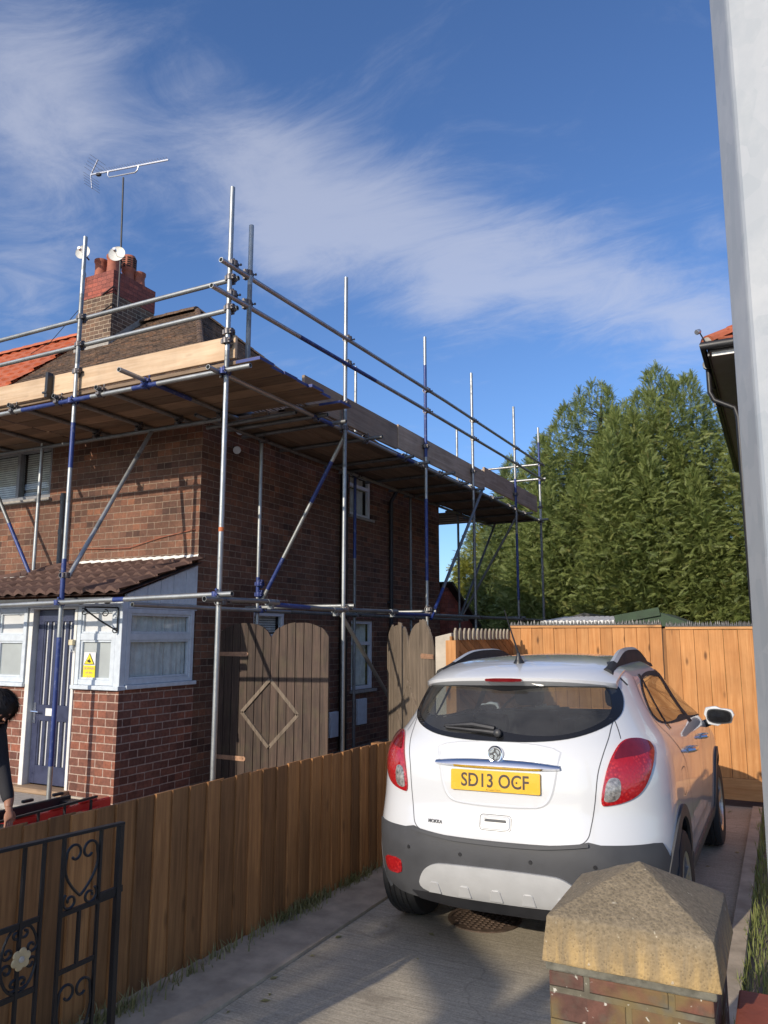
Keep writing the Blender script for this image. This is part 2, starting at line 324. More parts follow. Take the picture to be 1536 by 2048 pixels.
# ---------------------------------------------------------------- mesh helpers
ORG = {}
def tag(o, label=None, cat=None, group=None, kind=None):
    for a, v in (('label', label), ('category', cat), ('group', group), ('kind', kind)):
        if v: o[a] = v
    return o
def thing(name, loc, label, cat, group=None, rz=0.):
    o = bpy.data.objects.new(name, None); COL.objects.link(o); o.location = loc; o.rotation_euler = (0, 0, rz)
    o.empty_display_size = .2; ORG[o.name] = Vector(loc); return tag(o, label, cat, group)
class MB:
    def __init__(s): s.v = []; s.f = []; s.m = []; s.b = []
    def add(s, vs, fs, mi=0, bid=None):
        o = len(s.v); bid = random.random() * 50 if bid is None else bid
        s.v += [tuple(p) for p in vs]
        for f in fs: s.f.append(tuple(i + o for i in f)); s.m.append(mi); s.b.append(bid)
        return s
    def box(s, x0, x1, y0, y1, z0, z1, mi=0, bid=None):
        vs = [(x, y, z) for z in (z0, z1) for y in (y0, y1) for x in (x0, x1)]
        return s.add(vs, [(0, 2, 3, 1), (4, 5, 7, 6), (0, 1, 5, 4), (2, 6, 7, 3), (0, 4, 6, 2), (1, 3, 7, 5)], mi, bid)
    def obox(s, c, ax, ay, az, mi=0, bid=None):
        """box from its centre and three half-axis vectors"""
        c, ax, ay, az = map(Vector, (c, ax, ay, az))
        vs = [c + ax * i + ay * j + az * k for k in (-1, 1) for j in (-1, 1) for i in (-1, 1)]
        return s.add(vs, [(0, 2, 3, 1), (4, 5, 7, 6), (0, 1, 5, 4), (2, 6, 7, 3), (0, 4, 6, 2), (1, 3, 7, 5)], mi, bid)
    def bar(s, p, q, w, h, up=(0, 0, 1), mi=0, bid=None):
        p, q = Vector(p), Vector(q); d = q - p; n = d.normalized(); r = n.cross(Vector(up))
        if r.length < 1e-4: r = n.cross(Vector((0, 1, 0)))
        r.normalize(); u = r.cross(n)
        return s.obox((p + q) / 2, d / 2, r * w / 2, u * h / 2, mi, bid)
    def path(s, pts, r, n=10, mi=0, caps=True, closed=False):
        pts = [Vector(p) for p in pts]; L = len(pts); rs = r if isinstance(r, (list, tuple)) else [r] * L
        vs = []; prev = None
        for i, p in enumerate(pts):
            if closed: t = (pts[(i + 1) % L] - pts[i - 1]).normalized()
            else: t = (pts[min(i + 1, L - 1)] - pts[max(i - 1, 0)]).normalized()
            if prev is None:
                a = Vector((0, 0, 1)) if abs(t.z) < .9 else Vector((1, 0, 0)); x = t.cross(a).normalized()
            else: x = (prev - t * prev.dot(t)).normalized()
            prev = x; y = t.cross(x)
            vs += [p + (x * math.cos(6.28318 * k / n) + y * math.sin(6.28318 * k / n)) * rs[i] for k in range(n)]
        fs = []
        for i in range(L if closed else L - 1):
            a = i * n; c = ((i + 1) % L) * n
            fs += [(a + k, a + (k + 1) % n, c + (k + 1) % n, c + k) for k in range(n)]
        if caps and not closed: fs += [tuple(range(n))[::-1], tuple(range((L - 1) * n, L * n))]
        return s.add(vs, fs, mi)
    def pipe(s, p, q, r=.02415, n=12, mi=0, wall=.004):
        """hollow scaffold tube: open ends with a visible wall"""
        p, q = Vector(p), Vector(q); t = (q - p).normalized()
        a = Vector((0, 0, 1)) if abs(t.z) < .9 else Vector((1, 0, 0)); x = t.cross(a).normalized(); y = t.cross(x)
        ring = lambda c, rr: [c + (x * math.cos(6.28318 * k / n) + y * math.sin(6.28318 * k / n)) * rr for k in range(n)]
        vs = ring(p + t * .06, r - wall) + ring(p, r - wall) + ring(p, r) + ring(q, r) + ring(q, r - wall) + ring(q - t * .06, r - wall)
        fs = []
        for i in range(5): fs += [(i * n + k, i * n + (k + 1) % n, (i + 1) * n + (k + 1) % n, (i + 1) * n + k) for k in range(n)]
        fs += [tuple(range(n)), tuple(range(5 * n, 6 * n))]
        return s.add(vs, fs, mi)
    def lathe(s, prof, c=(0, 0, 0), ax=(0, 0, 1), n=24, mi=0, caps=True):
        """prof: list of (radius, height along ax)"""
        c = Vector(c); t = Vector(ax).normalized(); a = Vector((0, 0, 1)) if abs(t.z) < .9 else Vector((1, 0, 0))
        x = t.cross(a).normalized(); y = t.cross(x); vs = []
        for (r, h) in prof: vs += [c + t * h + (x * math.cos(6.28318 * k / n) + y * math.sin(6.28318 * k / n)) * r for k in range(n)]
        fs = []
        for i in range(len(prof) - 1): fs += [(i * n + k, i * n + (k + 1) % n, (i + 1) * n + (k + 1) % n, (i + 1) * n + k) for k in range(n)]
        if caps: fs += [tuple(range(n))[::-1], tuple(range((len(prof) - 1) * n, len(prof) * n))]
        return s.add(vs, fs, mi)
    def prism(s, poly, fn, d0, d1, mi=0, bid=None):
        """2-D outline given depth between d0 and d1; fn(u, v, d) -> point"""
        n = len(poly); vs = [fn(u, v, d0) for u, v in poly] + [fn(u, v, d1) for u, v in poly]
        return s.add(vs, [tuple(range(n)), tuple(range(n, 2 * n))[::-1]] + [(i, i + n, (i + 1) % n + n, (i + 1) % n) for i in range(n)], mi, bid)
    def build(s, name, mats, parent=None, smooth=False, bev=0., label=None, seg=2):
        me = bpy.data.meshes.new(name); org = Vector((0, 0, 0))
        if parent is not None: org = ORG[parent.name]
        me.from_pydata([tuple(Vector(p) - org) for p in s.v], [], s.f)
        mats = mats if isinstance(mats, (list, tuple)) else [mats]
        for m in mats: me.materials.append(M[m] if isinstance(m, str) else m)
        me.polygons.foreach_set('material_index', s.m)
        at = me.attributes.new('bid', 'FLOAT', 'FACE'); at.data.foreach_set('value', s.b)
        bm = bmesh.new(); bm.from_mesh(me); bmesh.ops.recalc_face_normals(bm, faces=bm.faces); bm.to_mesh(me); bm.free()
        if smooth:
            me.polygons.foreach_set('use_smooth', [True] * len(me.polygons))
            me.set_sharp_from_angle(angle=R(40))
        me.update()
        o = bpy.data.objects.new(name, me); COL.objects.link(o)
        if parent is not None: o.parent = parent; ORG[o.name] = org
        else: ORG[o.name] = Vector((0, 0, 0))
        if bev:
            md = o.modifiers.new('bevel', 'BEVEL'); md.width = bev; md.segments = seg; md.limit_method = 'ANGLE'; md.angle_limit = R(40)
        if label: o['label'] = label
        return o
def copy_tree(o, loc, label=None, group=None):
    c = o.copy(); COL.objects.link(c); c.location = loc; ORG[c.name] = Vector(loc)
    if label: c['label'] = label
    if group: c['group'] = group
    for ch in o.children:
        d = ch.copy(); COL.objects.link(d); d.parent = c
        for g in ch.children: e = g.copy(); COL.objects.link(e); e.parent = d
    return c
def text_mb(txt, h, w, fn, depth=.003, bold=.0, font_shear=0.):
    """real lettering as mesh: fn(u, v, d) maps the lettering onto its surface; u runs 0..w, v 0..h"""
    cu = bpy.data.curves.new('t', 'FONT'); cu.body = txt; cu.size = 1; cu.offset = bold; cu.resolution_u = 4; cu.shear = font_shear
    ob = bpy.data.objects.new('t', cu); COL.objects.link(ob)
    me = ob.evaluated_get(bpy.context.evaluated_depsgraph_get()).to_mesh()
    vs = np.array([v.co[:2] for v in me.vertices]); fs = [tuple(p.vertices) for p in me.polygons]
    mn, mx = vs.min(0), vs.max(0); vs = (vs - mn) / (mx - mn) * np.array([w, h])
    bpy.data.objects.remove(ob); bpy.data.curves.remove(cu)
    mb = MB(); n = len(vs)
    cnt = {}
    for f in fs:
        for i in range(len(f)): e = (f[i], f[(i + 1) % len(f)]); cnt[e] = 1
    side = [(a, b, b + n, a + n) for (a, b) in cnt if (b, a) not in cnt]
    mb.add([fn(u, v, depth) for u, v in vs] + [fn(u, v, 0.) for u, v in vs], fs + side)
    return mb
# ---------------------------------------------------------------- setting
def sheet(name, x0, x1, y0, y1, z, mat, kind='structure', th=None):
    mb = MB()
    if th: mb.box(x0, x1, y0, y1, z - th, z)
    else: mb.add([(x0, y0, z), (x1, y0, z), (x1, y1, z), (x0, y1, z)], [(0, 1, 2, 3)])
    return tag(mb.build(name, mat), kind=kind)
sheet('ground', -500, 500, -500, 700, -.075, 'soil')
sheet('road', -60, 60, -9.5, -1.6, -.012, 'asphalt')
sheet('pavement', -60, 60, -1.5, 1.75, -.002, 'paving', th=.1)
sheet('driveway', -2.56, -.40, 1.752, 9.36, -.048, 'drive', th=.02)
sheet('driveway_edging', -3.19, -2.562, 1.752, 9.36, -.030, 'kerb', th=.05)
sheet('garden_edging', -.398, -.31, 2.95, 9.2, .0, 'kerb', th=.07)
sheet('garden_soil', -24, -3.192, 1.752, 16, .03, 'soil', th=.1)
sheet('garden_path', -8.6, -6.3, 1.76, 5.9, .036, 'paving')
def blades(name, pts, hgt, wid, mat, label=None, lean=.5):
    """grass / weeds: every blade a bent strip of its own"""
    n = len(pts); pts = np.array(pts); h = hgt * rng.uniform(.4, 1.2, n); a = rng.uniform(0, 6.28, n); l = rng.uniform(0, lean, n) * h
    dx, dy = np.cos(a), np.sin(a); w = wid * rng.uniform(.6, 1.3, n)
    V = np.zeros((n, 5, 3))
    for k, (t, ww) in enumerate(((0, 1), (0, -1), (.55, .7), (.55, -.7), (1., 0))):
        V[:, k, 0] = pts[:, 0] + dx * l * t * t - dy * w * ww / 2; V[:, k, 1] = pts[:, 1] + dy * l * t * t + dx * w * ww / 2
        V[:, k, 2] = pts[:, 2] + h * (t - .25 * t * t * (l / h))
    return fast_mesh(name, V.reshape(-1, 3), np.array([[0, 1, 3], [0, 3, 2], [2, 3, 4]]), n, 5, mat)
def fast_mesh(name, verts, tri, n, k, mat, bid=None, parent=None):
    F = (tri[None] + (np.arange(n) * k)[:, None, None]).reshape(-1, 3); me = bpy.data.meshes.new(name)
    org = ORG[parent.name] if parent else Vector((0, 0, 0))
    verts = verts - np.array(org)[None]
    me.vertices.add(len(verts)); me.vertices.foreach_set('co', verts.astype(np.float32).ravel())
    me.loops.add(F.size); me.loops.foreach_set('vertex_index', F.ravel().astype(np.int32))
    me.polygons.add(len(F)); me.polygons.foreach_set('loop_start', np.arange(0, F.size, 3, dtype=np.int32))
    at = me.attributes.new('bid', 'FLOAT', 'FACE')
    b = np.repeat(rng.uniform(0, 50, n) if bid is None else bid, len(tri)); at.data.foreach_set('value', b.astype(np.float32))
    me.update(calc_edges=True); me.validate(); me.materials.append(M[mat])
    o = bpy.data.objects.new(name, me); COL.objects.link(o)
    if parent: o.parent = parent; ORG[o.name] = org
    return o
gp = []
for i in range(9000):
    x = -.31 + 2.8 * rng.uniform(0, 1) ** 1.6; y = rng.uniform(2.95, 9.3); gp.append((x + .02 * math.sin(y * 9), y, -.05))
tag(blades('grass', gp, .10, .008, 'grass'), kind='stuff')
wp = []
while len(wp) < 1300:
    y = rng.uniform(2.3, 6.0); den = .25 + .75 * (math.sin(y * 5.1) * math.sin(y * 2.3 + 1) > .05)
    if rng.uniform() < den: wp.append((-2.985 - (3.3 - y) * .03 * (y < 3.3) + abs(rng.normal(0, .045)) + .015, y, -.032))
tag(blades('verge_weeds', wp, .085, .008, 'weed', lean=1.1), kind='stuff')

lt_ = np.random.default_rng(12); n_ = 90; lx = np.where(lt_.uniform(0, 1, n_) < .6, -2.55 + np.abs(lt_.normal(0, .10, n_)), lt_.uniform(-2.5, -.4, n_)); ly = lt_.uniform(2.6, 9.2, n_); la = lt_.uniform(0, 6.28, n_); ls = lt_.uniform(.008, .022, n_)
LV = np.stack([np.stack([lx + ls * np.cos(la + q) * w_, ly + ls * np.sin(la + q) * w_, -.046 + z_ + 0 * lx], 1) for q, w_, z_ in ((0, 1.4, .001), (1.7, .7, .006), (3.14, 1.3, .002), (4.6, .7, .005))], 1)
tag(fast_mesh('leaf_litter', LV.reshape(-1, 3), np.array([[0, 1, 2], [0, 2, 3]]), n_, 4, 'weed'), kind='stuff')

# ---------------------------------------------------------------- building helpers
def FR(Y): return lambda u, z, d: (u, Y - d, z)          # a face looking towards -Y
def SD(X): return lambda u, z, d: (X + d, u, z)          # a face looking towards +X
def wall_mb(mb, fn, u0, u1, z0, z1, holes=(), th=.12, mi=0):
    us = sorted({u0, u1} | {h[i] for h in holes for i in (0, 1)}); zs = sorted({z0, z1} | {h[i] for h in holes for i in (2, 3)})
    for a, b in zip(us, us[1:]):
        for c, d in zip(zs, zs[1:]):
            um, zm = (a + b) / 2, (c + d) / 2
            if any(h[0] < um < h[1] and h[2] < zm < h[3] for h in holes): continue
            mb.add([fn(a, c, 0), fn(b, c, 0), fn(b, d, 0), fn(a, d, 0)], [(0, 1, 2, 3)], mi)
    for (a, b, c, d) in holes:
        for p, q in (((a, c), (b, c)), ((b, c), (b, d)), ((b, d), (a, d)), ((a, d), (a, c))):
            mb.add([fn(*p, 0), fn(*q, 0), fn(*q, -th), fn(*p, -th)], [(0, 1, 2, 3)], mi)
    return mb
def rect(mb, fn, u0, u1, z0, z1, d0, d1, mi=0): return mb.prism([(u0, z0), (u1, z0), (u1, z1), (u0, z1)], fn, d0, d1, mi)
def window(parent, fn, u0, u1, z0, z1, mat, mull=(), trans=(), fw=.055, d0=-.09, d1=-.03, pane='glass', blind=None, name='window', label=None, sill=None):
    f = MB()
    for a, b in ((u0, u0 + fw), (u1 - fw, u1)) + tuple((m - fw / 2, m + fw / 2) for m in mull): rect(f, fn, a, b, z0, z1, d0, d1)
    xs = [u0 + fw] + [v for m in mull for v in (m - fw / 2, m + fw / 2)] + [u1 - fw]
    cells = []
    for a, b in zip(xs[::2], xs[1::2]):
        zs = [z0 + fw] + [v for t in trans for v in (t - fw / 2, t + fw / 2)] + [z1 - fw]
        rect(f, fn, a, b, z0, z0 + fw, d0, d1); rect(f, fn, a, b, z1 - fw, z1, d0, d1)
        for t in trans: rect(f, fn, a, b, t - fw / 2, t + fw / 2, d0, d1)
        for c, d in zip(zs[::2], zs[1::2]): cells.append((a, b, c, d))
    w = f.build(name, mat, parent, bev=.004, label=label)
    g = MB()
    for (a, b, c, d) in cells: rect(g, fn, a - .004, b + .004, c - .004, d + .004, d0 + .022, d0 + .028)
    g.build('pane', pane, w)
    if sill:
        s_ = MB(); rect(s_, fn, u0 - .04, u1 + .04, z0 - .05, z0 - .004, -.10, .05); s_.build('sill', sill, w, bev=.006)
    if blind:
        bl = MB()
        for (a, b, c, d) in cells:
            if blind == 'blind':
                for i in range(int((d - c) / .032)): z = d - .02 - i * .032; bl.prism([(a, z), (b, z), (b, z + .024), (a, z + .024)], fn, d0 - .05, d0 - .045)
            else:
                n = 40; pr = []
                for i in range(n + 1):
                    u = a + (b - a) * i / n; pr.append((u, d0 - .05 + .016 * math.sin(u * 70 + 2 * math.sin(u * 17)) + .008 * math.sin(u * 150)))
                vs = [fn(u, c, q) for u, q in pr] + [fn(u, d, q) for u, q in pr]
                bl.add(vs, [(i, i + 1, i + n + 2, i + n + 1) for i in range(n)])
        bl.build('blind' if blind == 'blind' else 'net_curtain', blind_mat if blind == 'blind' else 'net', w)
    return w
blind_mat = plain('blind_slat', (.80, .79, .75), .6); M['net'] = plain('net_curtain', (.80, .79, .75), .9, var=.2, vs=10.)
def tiles(mb, o, ux, us, width, length, gauge, tw, lo=None, hi=None, amp=0., lift=.016, stag=.5, sub=1, jit=.004):
    """courses of overlapping roof tiles on a sloping plane; lo(s), hi(s) bound each course"""
    o, ux, us = Vector(o), Vector(ux).normalized(), Vector(us).normalized(); n = ux.cross(us)
    if n.z < 0: n = -n
    rows = int(math.ceil(length / gauge))
    for r_ in range(rows):
        s0, s1 = r_ * gauge, min(length, (r_ + 1) * gauge); sm = (s0 + s1) / 2
        a0, a1 = (lo(sm) if lo else 0.), (hi(sm) if hi else width)
        a = a0 - (r_ % 2) * stag * tw
        a = a0 + ((-(a0) - (r_ % 2) * stag * tw) % tw) - tw
        while a < a1:
            p, q = max(a, a0), min(a + tw - .004, a1)
            if q - p > .01:
                j = random.uniform(0, jit); m = max(1, int(sub * (q - p) / tw + .5)); bot = []; top = []; und = []
                for i in range(m + 1):
                    x = p + (q - p) * i / m; h = amp * (.5 - .5 * math.cos(6.28318 * (x - a) / tw))
                    bot.append(o + ux * x + us * s0 + n * (lift + j + h)); top.append(o + ux * x + us * (s1 + gauge * .12) + n * (h * .9 + j)); und.append(o + ux * x + us * s0 + n * (h * .6 - .004))
                k = m + 1
                mb.add(bot + top + und, [(i, i + 1, k + i + 1, k + i) for i in range(m)] + [(2 * k + i, 2 * k + i + 1, i + 1, i) for i in range(m)])
            a += tw
    return mb
def caps(mb, p, q, r, tile=.33):
    """half-round ridge or hip tiles from p to q"""
    p, q = Vector(p), Vector(q); L = (q - p).length; t = (q - p) / L; x = t.cross(Vector((0, 0, 1))).normalized(); y = x.cross(t); n = max(1, int(L / tile))
    for i in range(n):
        a, b = p + t * (L * i / n), p + t * (L * (i + 1) / n - .006); k = 7; vs = []
        for c, rr in ((a, r * 1.05), (b, r * .95)):
            vs += [c + x * math.cos(math.pi * j / (k - 1)) * rr + y * (math.sin(math.pi * j / (k - 1)) * rr * .8 - r * .25) for j in range(k)]
        mb.add(vs, [(j, j + 1, k + j + 1, k + j) for j in range(k - 1)] + [tuple(range(k)), tuple(range(k, 2 * k))])

# ---------------------------------------------------------------- the house behind the scaffold
HX, HY, HB, PX = -6.1, 7.1, 14.42, -12.1
EZ, AX, AY, AZ = 4.45, -9.47, 10.75, 7.86
house = thing('brick_house', (HX, HY, 0), 'dark brown brick semi-detached house with brown tiled hipped roof behind the scaffolding', 'house')
w = MB()
fw_h = (-10.9, -8.72, 3.60, 4.34)
wall_mb(w, FR(HY), PX, HX, 0, EZ, [fw_h])
s1, s2, s3 = (10.72, 11.47, 3.69, 4.42), (8.22, 8.96, .95, 2.06), (10.80, 11.56, .89, 1.99)
wall_mb(w, SD(HX), HY, HB, 0, EZ, [s1, s2, s3])
w.add([(HX, HB, 0), (PX, HB, 0), (PX, HB, EZ), (HX, HB, EZ)], [(0, 1, 2, 3)])
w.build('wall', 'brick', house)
# brick-on-edge arches over the side windows
for (a, b, c, d) in (s2, s3):
    n = 11; ar = MB()
    for i in range(n):
        u = a - .05 + (b - a + .1) * i / n; rise = .03 * (1 - ((i + .5 - n / 2) / (n / 2)) ** 2)
        rect(ar, SD(HX), u + .004, u + (b - a + .1) / n - .005, d + .005 + rise, d + .18 + rise, -.01, .004)
    ar.build('brick_arch', 'brick_porch', house)
lt = MB(); rect(lt, SD(HX), 10.6, 11.6, 4.425, 4.5, -.02, .003); lt.build('lintel', 'mortar', house)
window(house, FR(HY), *fw_h, 'upvc', mull=(-10.2, -9.42), blind='blind', fw=.06, d0=-.10, d1=-.02, sill='mortar', label='grey framed upstairs window with lowered white blinds')
window(house, SD(HX), *s1, 'upvc_white', trans=(4.20,), blind='curtain', sill='mortar', label='small white framed upstairs window in the side wall')
window(house, SD(HX), *s2, 'upvc_white', trans=(1.74,), blind='blind', sill='mortar', label='white framed side window behind the double-humped gate')
window(house, SD(HX), *s3, 'upvc_white', trans=(1.62,), blind='curtain', sill='mortar', label='tall white framed side window between the two gates')
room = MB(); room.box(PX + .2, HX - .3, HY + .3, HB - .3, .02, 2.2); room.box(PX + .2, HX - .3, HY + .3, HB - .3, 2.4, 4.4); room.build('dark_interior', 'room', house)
sf = MB()
sf.box(PX, HX + .27, HY - .27, HY - .003, EZ - .05, EZ - .03); sf.box(HX + .003, HX + .27, HY, HB + .25, EZ - .05, EZ - .03)
sf.build('soffit', 'white', house)
fa = MB(); fa.box(PX, HX + .29, HY - .29, HY - .272, EZ - .06, EZ + .06); fa.box(HX + .272, HX + .29, HY - .272, HB + .25, EZ - .06, EZ + .06); fa.build('fascia', 'dark_pipe', house)
gt = MB()
gt.path([(HX + .35, HY - .34, EZ + .02), (HX + .35, HB + .3, EZ + .02)], .055, 10); gt.path([(PX, HY - .34, EZ + .02), (HX + .35, HY - .34, EZ + .02)], .055, 10)
gt.build('gutter', 'black', house, smooth=True)
pp = MB(); pp.path([(HX + .075, 10.42, 0), (HX + .075, 10.42, EZ - .06)], .062, 14)
for z in (.4, 1.6, 2.8, 4.0): pp.path([(HX + .075, 10.42, z - .05), (HX + .075, 10.42, z + .05)], .07, 14)
pp.build('soil_pipe', 'black', house, smooth=True)
pp = MB(); pp.path([(HX + .055, 12.12, 0), (HX + .055, 12.12, 4.1), (HX + .2, 12.12, 4.35), (HX + .34, 12.12, 4.42)], .036, 12)
for z in (.6, 2.3, 3.9): pp.box(HX, HX + .06, 12.07, 12.17, z, z + .04)
pp.build('downpipe', 'dark_pipe', house, smooth=True)
pp = MB(); pp.path([(-8.395, HY - .05, 2.5), (-8.395, HY - .05, 3.62)], .035, 12)
for z in (2.62, 3.1, 3.55): pp.path([(-8.395, HY - .05, z - .03), (-8.395, HY - .05, z + .03)], .042, 12)
pp.build('downpipe', 'gutter', house, smooth=True)
for q_ in ((.05, 10.95, 11.25, .35, .75), (.06, 10.1, 10.33, .25, .62)):
    mt = MB(); mt.box(HX + .001, HX + q_[0], *q_[1:]); mt.build('meter_box', 'paint_blue', house, bev=.01)
# roof: real courses of tiles over a closed deck
rf = MB(); E0, E1 = HX + .25, HY - .25; EB = HB + .25
tiles(rf, (PX, E1, EZ), (1, 0, 0), (0, AY - E1, AZ - EZ), E0 - PX, math.hypot(AY - E1, AZ - EZ), .098, .17,
      hi=lambda s: (E0 - PX) - (E0 - AX) * s / math.hypot(AY - E1, AZ - EZ), lift=.013, jit=.008)
LH = math.hypot(E0 - AX, AZ - EZ)
tiles(rf, (E0, E1, EZ), (0, 1, 0), (AX - E0, 0, AZ - EZ), EB - E1, LH, .098, .17, lo=lambda s: (AY - E1) * s / LH, hi=lambda s: (EB - E1) - (EB - AY) * s / LH, lift=.013, jit=.008)
dn = .012
rf.add([(PX, E1, EZ - dn), (E0, E1, EZ - dn), (AX, AY, AZ - dn), (PX, AY, AZ - dn), (E0, EB, EZ - dn), (PX, EB, EZ - dn)], [(0, 1, 2, 3), (1, 4, 2), (4, 5, 3, 2)])
roof = rf.build('roof', 'tile_brown', house)
cp = MB(); caps(cp, (PX, AY, AZ + .02), (AX, AY, AZ + .02), .12); cp.build('ridge_tiles', 'tile_brown', roof)
cp = MB(); caps(cp, (E0, E1, EZ + .02), (AX, AY, AZ + .02), .06, .2); caps(cp, (E0, EB, EZ + .02), (AX, AY, AZ + .02), .07, .25); cp.build('hip_tiles', 'tile_brown', roof)
# chimney
ch = MB(); cx0, cx1, cy0, cy1 = -11.76, -10.88, 9.95, 11.05
ch.box(cx0, cx1, cy0, cy1, 6.8, 8.19); chim = ch.build('chimney', 'brick_stack', house)
c2 = MB(); c2.box(cx0 - .006, cx1 + .006, cy0 - .006, cy1 + .006, 8.19, 8.66)
c2.build('chimney_head', 'brick_red', chim)
c2 = MB()
for k, (x0, x1, y0, y1) in enumerate(((cx0, cx1, cy0, cy1),)):
    c2.add([(x0, y0, 8.662), (x1, y0, 8.662), (x1, y1, 8.662), (x0, y1, 8.662), (x0 + .22, y0 + .22, 8.75), (x1 - .22, y0 + .22, 8.75), (x1 - .22, y1 - .22, 8.75), (x0 + .22, y1 - .22, 8.75)],
           [(0, 1, 5, 4), (1, 2, 6, 5), (2, 3, 7, 6), (3, 0, 4, 7), (4, 5, 6, 7)])
c2.build('flaunching', 'mortar', chim)
c2 = MB(); c2.box(cx0 - .02, cx1 + .02, cy0 - .05, cy0 - .004, 7.06, 7.27); c2.bar((cx1 + .01, cy0, 7.2), (cx1 + .01, AY, 7.92), .02, .12); c2.build('flashing', 'mortar', chim)
def pot(x, y, z1, r, louvre=False):
    z0 = 8.70; p = MB(); H_ = z1 - z0
    pr = [(r * 1.05, 0), (r * 1.05, .04), (r, .05), (r * .92, H_ * .55), (r * .98, H_ - .07), (r * 1.1, H_ - .05), (r * 1.1, H_), (r * .8, H_), (r * .75, H_ - .2)]
    p.lathe(pr, (x, y, z0), n=20)
    if louvre:
        p.lathe([(r * 1.02, 0), (r * 1.06, .02), (r * 1.06, .26), (r * .9, .3), (r * .6, .3)], (x, y, z1 - .02), n=20)
    o = p.build('chimney_pot', 'pot', chim, smooth=True)
    if louvre:
        q = MB()
        for k in range(5):
            for a in range(8):
                t = a * math.pi / 4; c = Vector((x + math.cos(t) * r * 1.05, y + math.sin(t) * r * 1.05, z1 + .03 + k * .045))
                q.obox(c, Vector((-math.sin(t), math.cos(t), 0)) * .035, Vector((math.cos(t), math.sin(t), 0)) * .012, Vector((0, 0, .011)))
        q.build('chimney_pot_louvre', 'room', chim)
pot(-11.55, 10.24, 9.12, .125); pot(-11.22, 10.24, 9.14, .125); pot(-11.2, 10.62, 9.02, .13, True); pot(-11.08, 10.80, 8.99, .115); pot(-11.6, 10.75, 9.0, .12)

# other half of the pair
nbh = thing('neighbouring_house', (PX, HY, 0), 'left half of the pair with an orange tiled roof, seen beyond the chimney', 'house')
w = MB(); wall_mb(w, FR(HY), PX - 7, PX - .002, 0, EZ, []); w.add([(PX - 7, HB, 0), (PX, HB, 0), (PX, HB, EZ), (PX - 7, HB, EZ)], [(0, 1, 2, 3)]); w.add([(PX - 7, HY, 0), (PX - 7, HB, 0), (PX - 7, HB, EZ), (PX - 7, HY, EZ)], [(0, 1, 2, 3)])
w.build('wall', 'brick', nbh)
r2 = MB(); SL = math.hypot(AY - E1, AZ - EZ)
tiles(r2, (PX - 7.25, E1, EZ + .02), (1, 0, 0), (0, AY - E1, AZ - EZ), 7.24, SL, .30, .30, lo=lambda s: 3.6 * s / SL, amp=.035, lift=.03, sub=6, jit=.006)
r2.add([(PX - 7.25, E1, EZ), (PX - .01, E1, EZ), (PX - .01, AY, AZ), (PX - 3.6, AY, AZ), (PX - 7.25, EB, EZ), (PX - .01, EB, EZ)], [(0, 1, 2, 3), (0, 3, 4), (4, 3, 2, 5)])
rr = r2.build('roof', 'tile_orange', nbh, smooth=True)
cp = MB(); caps(cp, (PX - 3.6, AY, AZ + .06), (PX - .05, AY, AZ + .06), .13); caps(cp, (PX - 7.25, E1, EZ + .05), (PX - 3.6, AY, AZ + .06), .12); cp.build('ridge_tiles', 'tile_orange', rr)

# ---------------------------------------------------------------- porch (part of the house front)
YP, XP = 5.958, -6.094
pw = MB()
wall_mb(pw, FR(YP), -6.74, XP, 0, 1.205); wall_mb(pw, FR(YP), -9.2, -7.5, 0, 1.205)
wall_mb(pw, SD(XP), YP, HY - .002, 0, 1.22)
for u in (-6.74, -7.5): pw.add([(u, YP, 0), (u, YP + .2, 0), (u, YP + .2, 1.2), (u, YP, 1.2)], [(0, 1, 2, 3)])
porch = pw.build('porch_wall', 'brick_porch', house)
pb = MB(); pb.box(-9.2, -6.42, YP - .03, YP - .002, 0, .11); pb.build('porch_plinth', 'concrete', porch)
FN = FR(YP)
def pwin(fn, u0, u1, z0, zt, z1, cells_mat, label):
    """timber porch window: frame, an upper and a lower light"""
    f = MB(); fw = .055
    for a, b in ((u0, u0 + fw), (u1 - fw, u1)): rect(f, fn, a, b, z0, z1, -.07, .012)
    for a, b in ((z0, z0 + fw), (zt - .035, zt + .035), (z1 - .05, z1)): rect(f, fn, u0 + fw, u1 - fw, a, b, -.07, .008)
    for (a, b) in ((z0 + fw, zt - .035), (zt + .035, z1 - .05)):
        for (p, q, c, d) in ((u0 + fw, u0 + fw + .022, a, b), (u1 - fw - .022, u1 - fw, a, b), (u0 + fw + .022, u1 - fw - .022, a, a + .022), (u0 + fw + .022, u1 - fw - .022, b - .022, b)):
            rect(f, fn, p, q, c, d, -.05, -.004)
    o = f.build('porch_window', 'paint_blue', house, bev=.005, label=label)
    for (a, b, mt_, nm) in ((z0 + fw + .018, zt - .053, cells_mat[0], 'lower_pane'), (zt + .053, z1 - .068, cells_mat[1], 'upper_pane')):
        g = MB(); rect(g, fn, u0 + fw + .018, u1 - fw - .018, a, b, -.034, -.028); g.build(nm, mt_, o)
    return o
pwin(FN, -6.735, -6.17, 1.235, 1.735, 2.055, ('frost', 'frost_light'), 'pale blue porch window right of the door holding the yellow sign')
pwin(FN, -8.05, -7.53, 1.235, 1.72, 2.055, ('frost', 'frost_light'), 'pale blue porch window left of the door')
pwin(FN, -8.60, -8.05, 1.235, 1.72, 2.055, ('frost', 'frost_light'), None)
pwin(FN, -9.16, -8.60, 1.235, 1.72, 2.055, ('frost', 'frost_light'), None)
sw = pwin(SD(XP), 6.02, 7.06, 1.24, 1.735, 2.03, ('glass', 'glass'), 'wide pale blue side window of the porch with net curtains')
cu = MB(); n = 70
